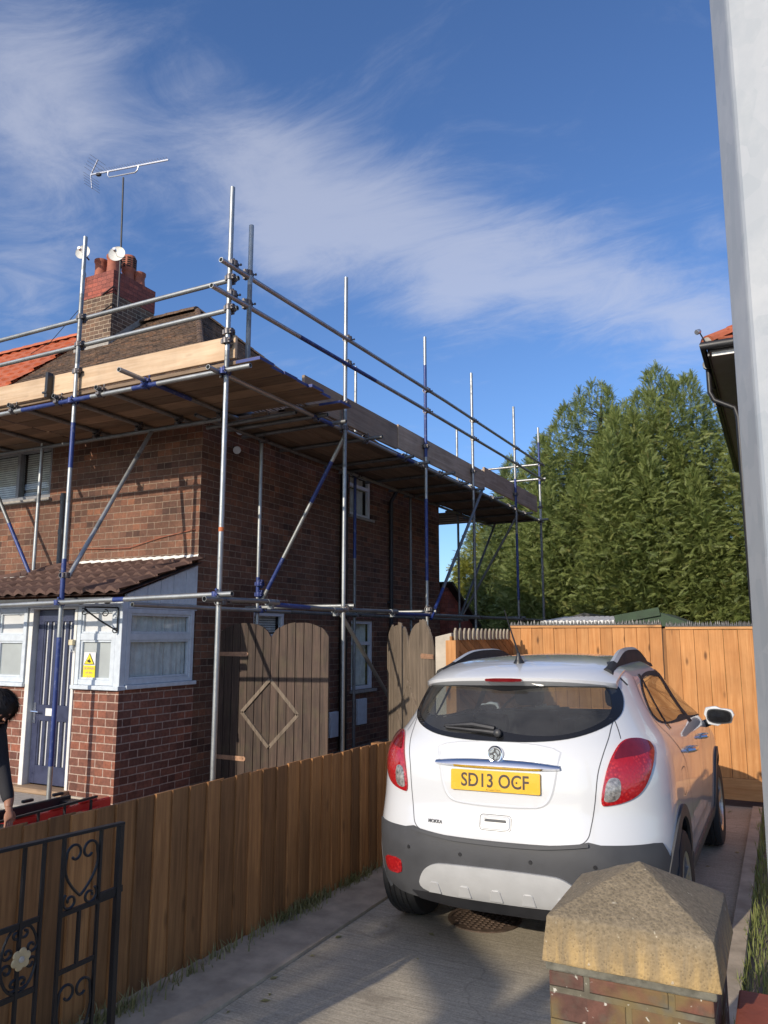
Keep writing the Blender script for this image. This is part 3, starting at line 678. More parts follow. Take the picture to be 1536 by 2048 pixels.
for (za, zb) in ((1.30, 1.70), (1.77, 1.98)):
    pr = [(6.08 + .92 * i / n, -.07 + .014 * math.sin(i * .9 + 1.5 * math.sin(i * .31)) + .006 * math.sin(i * 2.3)) for i in range(n + 1)]
    cu.add([SD(XP)(u, za, q) for u, q in pr] + [SD(XP)(u, zb, q) for u, q in pr], [(i, i + 1, i + n + 2, i + n + 1) for i in range(n)])
cu.build('net_curtain', 'net', sw, smooth=True)
pf = MB()
rect(pf, FN, -9.2, -6.17, 2.057, 2.115, -.08, .018)                                   # head beam
pf.box(XP - .075, XP + .012, YP - .014, YP + .06, 1.205, 2.12)                         # corner post
rect(pf, SD(XP), 6.02, HY - .003, 2.032, 2.10, -.08, .014)
for (a, b) in ((-6.76, XP + .03), (-9.2, -7.5)): pf.box(a, b, YP - .045, YP + .06, 1.19, 1.233)
pf.box(XP - .06, XP + .045, YP + .062, HY - .004, 1.195, 1.238)
pf.build('porch_frame', 'paint_blue', house, bev=.006)
bd = MB()
for i in range(11):                                                                    # boarded cheek under the roof slope
    a = 6.0 + i * .1; b = a + .096
    zt = lambda y: 2.155 + (y - 5.85) * .355 - .03
    bd.prism([(a, 2.102), (b, 2.102), (b, zt(b)), (a, zt(a))], SD(XP), -.03, .004 + .003 * (i % 2))
bd.build('porch_cheek_boards', 'paint_blue', house, bev=.003)
pr_ = MB(); PSL = math.hypot(HY - 5.80, .445); PX0 = -9.35
tiles(pr_, (PX0, 5.80, 2.185), (1, 0, 0), (0, HY - 5.80, .445), -5.99 - PX0, PSL, .285, .175, lo=lambda s: 1.15 * s / PSL, amp=.045, lift=.026, sub=8, jit=.006, stag=0)
pr_.add([(PX0, 5.83, 2.17), (-6.0, 5.83, 2.17), (-6.0, HY - .002, 2.6), (PX0 + 1.15, HY - .002, 2.6), (PX0, HY - .002, 2.10)], [(0, 1, 2, 3), (0, 3, 4)])
proof = pr_.build('porch_roof', 'tile_porch', house, smooth=True)
pr_ = MB(); caps(pr_, (PX0, 5.82, 2.22), (PX0 + 1.15, HY - .05, 2.66), .08, .25); pr_.build('hip_tiles', 'tile_porch', proof)
fl = MB(); n = 60
for i in range(n):
    a, b = -8.15 + 2.06 * i / n, -8.15 + 2.06 * (i + 1) / n; ja, jb = .012 * math.sin(i * 1.7), .012 * math.sin((i + 1) * 1.7)
    fl.add([(a, HY - .10 + ja, 2.60), (b, HY - .10 + jb, 2.60), (b, HY - .02, 2.665), (a, HY - .02, 2.665), (a, HY - .004, 2.70 + ja * .4), (b, HY - .004, 2.70 + jb * .4)], [(0, 1, 2, 3), (3, 2, 5, 4)])
fl.build('flashing', 'lead', proof)
gu = MB(); n = 9
pts = [(math.cos(math.pi * (1 + i / (n - 1))) * .055, math.sin(math.pi * (1 + i / (n - 1))) * .055) for i in range(n)]
vs = [(x, 5.765 + p, 2.135 + q) for x in (-9.3, -6.02) for p, q in pts] + [(x, 5.765 + p * .9, 2.135 + q * .9) for x in (-9.3, -6.02) for p, q in pts]
gu.add(vs, [(i, i + 1, n + i + 1, n + i) for i in range(n - 1)] + [(2 * n + i, 2 * n + i + 1, 3 * n + i + 1, 3 * n + i) for i in range(n - 1)] + [tuple(range(n)), tuple(range(n, 2 * n))])
for x in (-9, -8.4, -7.75, -7.1, -6.5, -6.12): gu.path([(x, 5.765 + p * 1.12, 2.135 + q * 1.12) for p, q in pts], .010, 6)
gu.build('gutter', 'gutter', proof, smooth=True)
bl = MB(); bl.box(-11.2, -8.25, 6.45, HY - .003, 2.36, 2.47); bay = bl.build('bay_roof', 'mortar', house, bev=.01)
bl = MB(); bl.box(-11.2, -8.3, 6.42, 6.447, 2.30, 2.38); bl.build('fascia', 'white', bay)
cw = MB(); cw.path([(-8.1, HY - .02, 2.86), (-7.6, HY - .02, 2.84), (-7.2, HY - .02, 2.83), (-6.7, HY - .02, 2.93), (-6.15, HY - .02, 3.0)], .005, 6); cw.build('wall_cable', 'pot', house)
# front door
d = MB(); DY = FR(YP + .06)
du0, du1, dz0, dz1 = -7.42, -6.80, .17, 2.03
nb = 5; gap = (du1 - du0 - .17) / nb
rect(d, DY, du0, du0 + .085, dz0, dz1, -.045, 0); rect(d, DY, du1 - .085, du1, dz0, dz1, -.045, 0)
for (a, b) in ((dz0, .36), (.83, 1.0), (1.90, dz1)): rect(d, DY, du0 + .085, du1 - .085, a, b, -.045, 0)
for (a, b) in ((.36, .83), (1.0, 1.90)):
    for i in range(nb + 1):
        c = du0 + .085 + i * gap; rect(d, DY, max(du0 + .085, c - .024), min(du1 - .085, c + .024), a, b, -.04, -.004 if 0 < i < nb else -.006)
door = d.build('front_door', 'navy', house, bev=.004)
g = MB()
for (a, b) in ((.36, .83), (1.0, 1.90)):
    rect(g, DY, du0 + .085, du1 - .085, a, b, -.032, -.026)
g.build('glazing', 'frost_light', door)
g = MB(); rect(g, DY, -7.215, -7.045, .885, .965, 0, .008); g.build('letter_plate', 'white', door, bev=.003)
g = MB(); rect(g, DY, du0 + .015, du0 + .05, .80, 1.02, 0, .008); g.path([DY(du0 + .032, .93, .01), DY(du0 + .032, .93, .05), DY(du0 + .14, .925, .05)], .009, 8); g.build('handle', 'chrome', door)
df = MB()
rect(df, FN, -7.50, -7.435, .10, 2.055, -.10, .01); rect(df, FN, -6.785, -6.745, .10, 2.055, -.10, .01); rect(df, FN, -7.435, -6.785, 2.035, 2.055, -.10, .008)
df.build('door_frame', 'lead', house, bev=.005)
th = MB(); th.box(-7.56, -6.72, YP - .10, YP + .09, .10, .155); th.build('threshold', 'board', house, bev=.01)
st = MB(); st.box(-7.9, -6.5, 5.42, YP - .035, 0.03, .10); st.build('door_step', 'mortar', house, bev=.02)
# things fixed to the porch
sg = thing('warning_sign', (-6.555, YP - .03, 1.43), 'yellow and white beware of the dog sign in the porch window', 'sign')
q = MB(); rect(q, FR(YP + .025), -6.645, -6.470, 1.435, 1.572, 0, .003); q.build('sign_panel', 'white', sg)
q = MB(); rect(q, FR(YP + .025), -6.645, -6.470, 1.292, 1.434, 0, .003); q.build('text_panel', 'yellow', sg)
q = MB(); q.prism([(-6.635, 1.445), (-6.48, 1.445), (-6.557, 1.565)], FR(YP + .021), 0, .002); q.build('triangle_border', 'plate_ink', sg)
q = MB(); q.prism([(-6.622, 1.452), (-6.493, 1.452), (-6.557, 1.553)], FR(YP + .018), 0, .002); q.build('triangle', 'yellow', sg)
q = MB(); q.prism([(-6.585, 1.482), (-6.572, 1.470), (-6.545, 1.463), (-6.53, 1.475), (-6.538, 1.487), (-6.548, 1.492), (-6.552, 1.512), (-6.56, 1.495), (-6.574, 1.494)], FR(YP + .015), 0, .002); q.build('dog_head', 'plate_ink', sg)
for tx, u, z, ww, hh in (('BEWARE', -6.632, 1.392, .15, .026), ('of the', -6.61, 1.350, .105, .024), ('DOG', -6.60, 1.305, .09, .028)):
    text_mb(tx, hh, ww, lambda a, b, dd, u=u, z=z: (u + a, YP + .021 - dd, z + b), .0015, .008).build('lettering', 'toe', sg)
kb = thing('key_safe', (-6.775, YP - .012, 1.64), 'small cream key box fixed to the door frame', 'key box')
q = MB(); q.box(-6.808, -6.745, YP - .055, YP - .014, 1.645, 1.705); q.build('box', 'cream', kb, bev=.008)
q = MB(); q.box(-6.795, -6.76, YP - .045, YP - .02, 1.60, 1.644); q.path([(-6.79, YP - .03, 1.60), (-6.785, YP - .035, 1.575), (-6.765, YP - .035, 1.575), (-6.76, YP - .03, 1.60)], .004, 6); q.build('latch', 'alu', kb)
br = thing('basket_bracket', (-6.13, YP - .03, 1.98), 'black wrought iron hanging basket bracket on the porch corner post', 'bracket')
q = MB(); B0 = Vector((-6.13, YP - .03, 2.035)); dirv = Vector((-.6, -.8, 0)).normalized()
q.path([B0, B0 - Vector((0, 0, .26))], .009, 6); q.path([B0, B0 + dirv * .33], .009, 6)
tip = B0 + dirv * .33 - Vector((0, 0, .02)); low = B0 - Vector((0, 0, .24)); q.path([low, (low + tip) / 2 + Vector((0, 0, -.01)), tip], .009, 6)
def scroll(mb, c, e1, e2, r0, turns, r=.006, a0=0., n=22, k=6):
    c, e1, e2 = Vector(c), Vector(e1), Vector(e2); pts = []
    for i in range(n + 1):
        t = i / n; a = a0 + turns * 6.28318 * t; rr = r0 * (1 - .72 * t); pts.append(c + e1 * (math.cos(a) * rr) + e2 * (math.sin(a) * rr))
    mb.path(pts, r, k)
zv = Vector((0, 0, 1))
scroll(q, B0 + dirv * .13 - zv * .06, dirv, zv, .04, 1.1, .006, 1.5); scroll(q, tip - zv * .03, dirv, zv, .04, 1.1, .006, 1.0); scroll(q, low + dirv * .02 - zv * .0, dirv, zv, .03, -1.1, .006, 2.)
q.build('scrollwork', 'black_iron', br, smooth=True)
# rear outbuilding, floodlights
ob = thing('brick_outbuilding', (-6.0, 15.0, 0), 'low red brick lean-to with a red window at the back of the house', 'outbuilding')
q = MB(); q.prism([(14.6, 0), (16.0, 0), (16.0, 1.98), (14.6, 2.72)], SD(-6.0), -2.5, 0); q.build('wall', 'brick_red', ob)
q = MB(); q.bar((-7.2, 14.5, 2.80), (-7.2, 16.15, 1.95), 2.7, .06); q.build('roof', 'black', ob)
q = MB(); rect(q, SD(-6.0), 14.8, 15.5, 1.0, 1.75, .002, .03); wd = q.build('window', 'brick_red', ob)
q = MB(); rect(q, SD(-6.0), 14.86, 15.44, 1.06, 1.69, .03, .034); q.build('pane', 'frost', wd)
for (y, z, lb) in ((7.75, 4.36, 'small white security lamp high on the side wall under the boards'), (7.70, 4.10, 'lower grey security lamp on the side wall near the corner')):
    t = thing('security_light', (HX, y, z), lb, 'lamp', 'security lamps on the side wall')
    q = MB(); q.lathe([(.02, 0), (.045, .03), (.05, .10), (.048, .105)], (HX + .06, y, z), (.5, -.7, -.3), 14); q.build('lamp_head', 'white' if z > 4.2 else 'alu', t, smooth=True)
    q = MB(); q.path([(HX, y, z + .03), (HX + .07, y, z + .02)], .014, 8); q.build('arm', 'black', t)
# ---------------------------------------------------------------- aerial and dishes on the chimney
MX, MY = -10.83, 9.90
ae = thing('television_aerial', (MX, MY, 7.9), 'long silver television aerial on a dark mast above the chimney', 'aerial')
q = MB(); q.path([(MX + .14, MY + .02, 7.85), (MX + .16, MY, 8.9), (MX + .11, MY, 10.5)], .017, 8); q.build('mast', 'dark_pipe', ae, smooth=True)
q = MB()
for z in (7.9, 8.25): q.path([(cx1, cy0 + .1, z), (MX + .055, MY - .02, z + .02)], .012, 6); q.path([(cx1 - .25, cy0 - .01, z - .05), (MX + .055, MY - .02, z + .02)], .014, 6)
q.build('bracket', 'black_iron', ae)
a0, a1 = Vector((-11.62, MY, 10.822)), Vector((-9.58, MY, 10.530)); bd_ = (a1 - a0).normalized()
wd_ = Vector((0, 1, 0)); ud_ = bd_.cross(wd_).normalized(); ud_ = ud_ if ud_.z > 0 else -ud_
q = MB(); q.bar(a0, a1, .022, .028); boom = q.build('boom', 'alu', ae)
q = MB(); c0, c1 = a0.lerp(a1, .235), a0.lerp(a1, .63)
q.path([c0, c0 - ud_ * .09 + bd_ * .01, c0 - ud_ * .13 + bd_ * .06, c1 - ud_ * .13 - bd_ * .06, c1 - ud_ * .09 - bd_ * .01, c1], .014, 8); q.build('cradle', 'alu', ae, smooth=True)
q = MB()
for i in range(26):
    p = a0.lerp(a1, .14 + .85 * i / 25); L = .085 - .001 * i
    q.path([p - wd_ * L + ud_ * .03, p + ud_ * .012, p + wd_ * L + ud_ * .03], .0035, 5)
q.build('director_rods', 'alu', ae)
q = MB()
for sg_ in (1, -1):
    e = a0 + ud_ * sg_ * .30 + bd_ * (.13 if sg_ > 0 else .10); q.bar(a0, e, .018, .018, (0, 1, 0))
    for k in range(5):
        p = a0.lerp(e, .18 + .2 * k); q.path([p - wd_ * .20, p + wd_ * .20], .0035, 5)
q.build('reflector', 'alu', ae)
q = MB(); p = a0.lerp(a1, .11); q.obox(p - ud_ * .03, bd_ * .05, wd_ * .03, ud_ * .025); q.build('balun_box', 'black', ae, bev=.006)
def dish(loc, r, aim, label):
    t = thing('satellite_dish', loc, label, 'satellite dish', 'dishes on the chimney'); aim = Vector(aim).normalized()
    q = MB(); pr = [(.001, -.045)] + [(r * k / 10, -.045 + .045 * (k / 10) ** 2) for k in range(1, 11)] + [(r * 1.02, .004), (r, -.006)] + [(r * k / 10, -.052 + .045 * (k / 10) ** 2) for k in range(9, 0, -1)]
    q.lathe(pr, loc, aim, 32); q.build('dish', 'dish', t, smooth=True)
    q = MB(); c = Vector(loc); tip = c + aim * .20 + Vector((.03, 0, -.04)); q.path([c + aim * -.03 - Vector((0, 0, r * .2)), tip], .008, 6); q.lathe([(.03, 0), (.03, .07)], tip, -aim, 12); q.build('receiver_arm', 'alu', t)
    q = MB(); q.path([c - aim * .05, c - aim * .16 + Vector((.02, .05, -.05))], .016, 6); q.build('mount', 'black', t)
dish((-10.56, 9.70, 8.79), .155, (.42, -.88, .16), 'white satellite dish on the aerial mast in front of the chimney pots')
dish((-11.66, 9.86, 9.16), .145, (.35, -.9, .1), 'white satellite dish behind the scaffold pole left of the chimney pots')
cb = MB(); cb.path([(-11.72, 9.88, 9.1), (-11.66, 9.9, 8.95), (-11.6, 9.92, 8.7), (-11.7, 9.9, 8.0), (-12.2, 9.7, 7.35), (-12.6, 9.6, 7.15)], .007, 5)
tag(cb.build('aerial_cable', 'black'), 'thin black cable from the dish down to the orange roof', 'cable')

# ---------------------------------------------------------------- scaffolding
YS, XS, XI, YI = 5.56, -4.517, -5.75, 6.72
sc = thing('scaffolding', (XS, YS, 0), 'steel tube scaffolding with blue paint patches around two sides of the house', 'scaffolding')
TM = ['galv', 'blue', 'galv_old', 'orange_band']
def seg(name, p, q, cuts=((1., 0),), r=.02415, mats=TM):
    """one tube; cuts = ((end fraction, material), ...) its painted lengths; ends hollow"""
    mb = MB(); p, q = Vector(p), Vector(q); a = 0.
    for i, (b, mi) in enumerate(cuts):
        s0, s1_ = p.lerp(q, a), p.lerp(q, b)
        if len(cuts) == 1: mb.pipe(s0, s1_, r, 14, mi)
        else:
            mb.path([s0, s1_], r + .0004 * (i % 2), 14, mi, caps=False)
            if i == 0: mb.pipe(s0, s0.lerp(s1_, .3), r - .0003, 14, mi)
            if i == len(cuts) - 1: mb.pipe(s0.lerp(s1_, .7), s1_, r - .0003, 14, mi)
        a = b
    return mb.build(name, mats, sc, smooth=True)
def zc(z1, *bands): return tuple((z / z1, m) for z, m in bands) + ((1., bands[-1][1] if False else 0),)
CP = {}
def coupler(p, ax1, ax2, mat='coupler'):
    """double coupler: two clasped rings with bolts"""
    key = (ax1, ax2, mat); p = Vector(p)
    if key in CP:
        o = CP[key].copy(); COL.objects.link(o); o.parent = sc
    else:
        mb = MB(); V = {'x': Vector((1, 0, 0)), 'y': Vector((0, 1, 0)), 'z': Vector((0, 0, 1))}; A, B = V[ax1], V[ax2]; N = A.cross(B)
        for ax, off in ((A, N * -.026), (B, N * .026)):
            pr = [(.0245, -.027), (.033, -.027), (.035, 0), (.033, .027), (.0245, .027)]; mb.lathe(pr, off, ax, 14, caps=False)
            oth = B if ax is A else A
            for s_ in (-1, 1): mb.obox(off + oth * .042 * s_, oth * .010, ax * .022, N * .013)
            mb.path([off + oth * .046 - N * .03, off + oth * .046 + N * .045], .0065, 6); mb.lathe([(.012, 0), (.012, .014)], off + oth * .046 + N * .035, N, 6)
        o = mb.build('coupler', mat, None, smooth=False); o.parent = sc; ORG[o.name] = ORG[sc.name]; CP[key] = o
    o.location = p - ORG[sc.name]; return o
G, B_, O_, T_ = 0, 1, 2, 3
# outer uprights
S1X = -6.545
seg('standard', (S1X, YS, 0.03), (S1X, YS, 6.10), zc(6.07, (.44, G), (1.70, B_), (2.05, G), (2.5, B_), (3.46, G), (3.95, B_), (4.6, G), (5.4, O_)))
seg('standard', (XS, YS, .03), (XS, YS, 6.12), zc(6.09, (2.66, G), (2.70, T_), (4.2, G), (4.4, O_)))
seg('standard', (-8.66, YS, .03), (-8.66, YS, 6.05))
seg('standard', (XS, 7.81, .03), (XS, 7.81, 6.15), zc(6.12, (3.7, G), (4.4, O_), (4.7, G)))
seg('standard', (XS, 10.21, .03), (XS, 10.21, 6.23), zc(6.2, (2.5, G), (3.7, B_), (4.33, G), (5.75, B_)))
seg('standard', (XS, 12.20, .03), (XS, 12.20, 6.28), zc(6.25, (2.2, O_), (4.0, O_)))
seg('standard', (XS, 14.60, .03), (XS, 14.60, 6.32), zc(6.29, (2.4, O_), (3.7, B_), (4.2, O_), (4.8, B_)))
seg('standard', (XS, 16.39, .03), (XS, 16.39, 6.32), zc(6.29, (4.2, O_), (5.0, G), (5.95, B_)))
seg('standard', (XS + .06, 5.80, 4.40), (XS + .06, 5.80, 5.82), ((.55, O_), (1., G)))       # short guard post at the corner
# inner uprights
for (y, z1, cut) in ((7.82, 4.30, zc(4.3, (2.2, G), (2.45, B_), (3.2, G))), (10.27, 5.98, zc(5.98, (2.9, O_), (4.3, B_))), (12.3, 4.25, ((1., O_),)), (14.6, 6.02, zc(6.02, (4.4, O_)))):
    seg('inner_standard', (XI, y, .03), (XI, y, z1), cut)
seg('inner_standard', (-8.46, YI, 2.47), (-8.46, YI, 4.24), ((.55, G), (.62, O_), (1., G)))
# deck ledgers and transoms
ZL = 4.20
def tubes(name, lst):
    for t in lst: seg(name, *t)
seg('ledger', (-11.5, YS - .05, ZL), (-4.20, YS - .05, ZL + .015), ((.575, G), (.72, B_), (.80, G), (.845, B_), (1., G)))
seg('ledger', (-11.5, YI, ZL - .02), (-5.5, YI, ZL - .02), ((1., O_),))
seg('ledger', (XS - .05, 5.35, ZL + .01), (XS - .05, 11.0, ZL + .02), ((.32, G), (.40, B_), (.7, G), (.8, B_), (1., G)))
seg('ledger', (XS - .05, 11.02, ZL + .02), (XS - .05, 16.75, ZL + .04), ((.3, G), (.6, O_), (1., G)))
seg('ledger', (XI + .05, 6.5, ZL), (XI + .05, 16.7, ZL), ((.35, O_), (.5, G), (1., O_)))
for x in (-9.3, -8.5, -7.45, -6.737, -6.11): seg('transom', (x, 5.44, 4.272), (x - .03, 6.95, 4.272), ((1., O_),))
seg('transom', (-5.49, 5.15, 4.272), (-5.53, 7.05, 4.272), ((.25, G), (.55, B_), (1., O_)))
for i, y in enumerate((7.28, 7.62, 8.45, 9.6, 10.05, 10.9, 11.75, 12.35, 13.3, 14.3, 15.3, 16.3)): seg('transom', (XI - .15, y, 4.222 if i % 2 else 4.226), (XS + .10 + .05 * (i % 3), y - .04, 4.226), ((1., O_),))
seg('transom', (-5.95, 7.0, 4.20), (XS - .12, 6.93, 4.20), ((1., O_),))
# guard rails
seg('guard_rail', (-11.5, YS + .05, 5.15), (-4.45, YS + .05, 5.175)); seg('guard_rail', (-11.5, YS + .05, 4.84), (-4.45, YS + .05, 4.868))
seg('guard_rail', (XS + .05, 5.36, 5.255), (XS + .05, 10.9, 5.40), ((1., G),)); seg('guard_rail', (XS + .05, 10.9, 5.40), (XS + .05, 16.6, 5.485), ((1., G),))
seg('guard_rail', (XS + .05, 5.24, 4.945), (XS + .05, 10.5, 5.06), ((.28, G), (.62, B_), (1., G))); seg('guard_rail', (XS + .05, 10.5, 5.06), (XS + .05, 16.6, 5.15), ((1., G),))
seg('guard_rail', (-8.2, 16.42, 5.49), (XS + .08, 16.42, 5.49)); seg('guard_rail', (-8.2, 16.42, 5.16), (XS + .13, 16.42, 5.16))
# low ledgers
seg('low_ledger', (-11.5, YS - .05, 2.0), (-4.33, YS - .05, 2.115), ((.62, G), (.80, G), (.82, B_), (1., G)))
seg('low_ledger', (XS + .05, 5.30, 2.065), (XS + .05, 6.36, 2.08), ((1., O_),)); seg('low_ledger', (XS + .05, 6.36, 2.05), (XS + .05, 7.62, 2.035), ((.5, B_), (1., O_)))
seg('low_ledger', (XS + .05, 7.7, 2.04), (XS + .05, 9.10, 2.055), ((1., O_),)); seg('low_ledger', (XS + .05, 9.1, 2.03), (XS + .05, 12.6, 2.05), ((.3, B_), (1., O_))); seg('low_ledger', (XS + .05, 12.6, 2.05), (XS + .05, 16.6, 2.06), ((1., O_),))
seg('low_ledger', (XI + .05, 5.69, 2.05), (XI + .05, 14.9, 2.055), ((.3, G), (.6, O_), (1., O_)))
seg('low_ledger', (XI - .2, 7.86, 2.09), (XS + .12, 7.86, 2.09)); seg('low_ledger', (XI - .2, 10.3, 2.09), (XS + .12, 10.26, 2.09)); seg('low_ledger', (XI - .2, 14.65, 2.09), (XS + .12, 14.65, 2.09), ((1., O_),))
for (y, z) in ((6.36, 2.07), (7.62, 2.03), (9.06, 2.05)):                                  # sleeve couplers
    mb = MB(); mb.path([(XS + .05, y - .13, z), (XS + .05, y + .05, z)], .033, 14); mb.box(XS + .02, XS + .08, y - .08, y - .05, z - .065, z - .02); mb.build('sleeve_coupler', 'galv_old', sc, smooth=True)
# braces
seg('brace', (S1X + .05, YS + .02, 2.34), (S1X - .02, YI, 4.16), ((.3, G), (.35, O_), (.8, G), (.83, O_), (1., G)))
seg('brace', (-8.42, YI - .05, 2.46), (-9.55, YI - .05, 4.1), ((.45, B_), (1., O_)))
seg('brace', (XI + .03, 7.85, 2.15), (XS - .02, 7.86, 4.16), ((.08, G), (.27, B_), (.6, G), (.84, B_), (1., G)))
seg('brace', (XS - .05, 7.86, 1.98), (XS - .05, 10.1, .12), ((1., G),))
seg('brace', (XS + .08, 10.16, 1.98), (XS + .08, 12.45, 4.26), ((.2, B_), (1., O_)))
seg('brace', (XI + .03, 14.64, 2.12), (XS + .02, 14.64, 4.12), ((1., O_),)); seg('brace', (XI + .03, 14.55, 2.12), (XI + .25, 16.2, 4.2), ((1., O_),))
# couplers where tubes cross
for x, y, r1, r2 in ((S1X, YS, 5.168, 4.857), (XS, YS, 5.175, 4.868)):
    for z in (r1, r2): coupler((x, y + .026, z), 'z', 'x', 'coupler')
    for z in (ZL + .01, 2.08 if x < -6 else 2.112): coupler((x, y - .026, z), 'x', 'z', 'coupler_blue')
for i, y in enumerate((YS, 5.80, 7.81, 10.21, 12.2, 14.6, 16.39)):
    f = (y - 5.3) / 11.3
    for z in (5.30 + .185 * f, 4.99 + .16 * f): coupler((XS + .026, y, z), 'y', 'z')
    if i != 1: coupler((XS - .026, y, ZL + .02), 'z', 'y'); coupler((XS + .026, y, 2.05), 'y', 'z'); coupler((XS, y, 4.52), 'z', 'x')
for y in (7.82, 10.27, 12.3, 14.6): coupler((XI + .026, y, ZL), 'y', 'z'); coupler((XI + .026, y, 2.05), 'y', 'z', 'coupler_blue' if y < 8 else 'coupler')
for x in (-7.45, -6.737, -6.11, -5.49): coupler((x, YS - .05, ZL + .04), 'x', 'y', 'coupler_blue' if x > -6 else 'coupler'); coupler((x - .03, YI, ZL + .03), 'x', 'y')
for y in (7.28, 8.45, 9.6, 10.9, 11.75, 13.3, 14.3, 15.3): coupler((XS - .05, y - .04, ZL + .022), 'x', 'y')
coupler((S1X, YS + .02, 4.55), 'z', 'x'); coupler((XS, YS + .02, 4.62), 'z', 'x'); coupler((S1X + .02, YS, 2.36), 'z', 'y'); coupler((XS + .03, 10.2, 2.12), 'y', 'z')
coupler((XI + .03, 7.82, 2.25), 'z', 'x', 'coupler_blue'); coupler((XI + .03, 7.82, 2.38), 'z', 'x', 'coupler_blue')
# boards: each one lies loose on the tubes
def board(name, x0, x1, y0, y1, z0, z1, mat, label, group, band=None, cat='board'):
    along = 'x' if x1 - x0 > y1 - y0 else 'y'
    t = thing(name, ((x0 + x1) / 2, (y0 + y1) / 2, z0), label, cat, group); mb = MB(); mb.box(x0, x1, y0, y1, z0, z1); mb.build('plank', mat, t, bev=.003, seg=1)
    if band:
        q = MB(); e = .0025
        for s_ in band:
            if along == 'x': p = x1 if s_ > 0 else x0; q.box(min(p, p - s_ * .28) - e * (s_ < 0), max(p, p - s_ * .28) + e * (s_ > 0), y0 - e, y1 + e, z0 + .004, z1 - .004)
            else: p = y1 if s_ > 0 else y0; q.box(x0 - e, x1 + e, min(p, p - s_ * .28) - e * (s_ < 0), max(p, p - s_ * .28) + e * (s_ > 0), z0 + .004, z1 - .004)
        q.build('end_hoop', 'coupler_blue', t)
for i in range(6):
    y0 = 5.61 + i * .228; e = -4.17 - .05 * (i % 2) - (.03 if i == 2 else 0)
    board('scaffold_board', e - 3.9, e, y0, y0 + .222, 4.30 + .003 * (i % 2), 4.338 + .003 * (i % 2), 'board', 'pale brown scaffold board lying lengthwise in the front platform', 'boards of the front platform', (1,))
    board('scaffold_board', e - 7.85, e - 3.93, y0, y0 + .222, 4.30, 4.338, 'board', 'pale brown scaffold board lying lengthwise in the front platform', 'boards of the front platform')
for i in range(5):
    x0 = -5.76 + i * .231
    for j, (a, b) in enumerate(((6.99 + .04 * (i % 2), 10.9), (10.93, 14.5), (14.53, 16.45))):
        board('scaffold_board', x0, x0 + .222, a, b, 4.252 + .003 * ((i + j) % 2), 4.290 + .003 * ((i + j) % 2), 'board_y', 'dull brown scaffold board lying lengthwise in the side platform', 'boards of the side platform', None)
for i in range(5):
    y0 = 14.75 + i * .30
    board('scaffold_board', -9.2, XI - .1, y0, y0 + .222, 4.25, 4.288, 'board', 'dull brown scaffold board in the rear platform behind the house', 'boards of the rear platform')
board('scaffold_board', -4.95, -4.12, 7.03, 7.25, 4.262, 4.298, 'board', 'short scaffold board end with a blue hoop poking out under the front platform corner', None, (1,))
def toe(x0, x1, y0, y1, z0, z1, mat, label): board('toe_board', x0, x1, y0, y1, z0, z1, mat, label, 'toe boards on edge', None, 'toe board')
toe(-6.55, -4.46, 5.605, 5.641, 4.365, 4.595, 'toe', 'fresh pale toe board on edge nearest the front scaffold corner')
toe(-7.05, -6.552, 5.607, 5.643, 4.352, 4.582, 'toe', 'short pale toe board left of the blue scaffold pole')
toe(-10.9, -7.0, 5.566, 5.602, 4.335, 4.565, 'toe', 'fresh pale toe board at the left edge, left of the black clip')
q = MB(); q.box(-6.995, -6.955, 5.53, 5.60, 4.32, 4.60); q.box(-7.02, -6.95, 5.52, 5.56, 4.36, 4.38); tag(q.build('toe_board_clip', 'black'), 'black upright clip joining two pale front toe boards', 'clip')
toe(XS - .085, XS - .047, 6.98, 9.35, 4.30, 4.64, 'toe_old', 'weathered toe board on edge of the side platform nearest the corner')
toe(XS - .075, XS - .040, 9.37, 12.9, 4.32, 4.66, 'toe_old', 'weathered toe board along the middle of the side platform')
toe(XS - .085, XS - .047, 12.92, 16.3, 4.40, 4.75, 'toe_old', 'weathered toe board at the far end of the side platform')

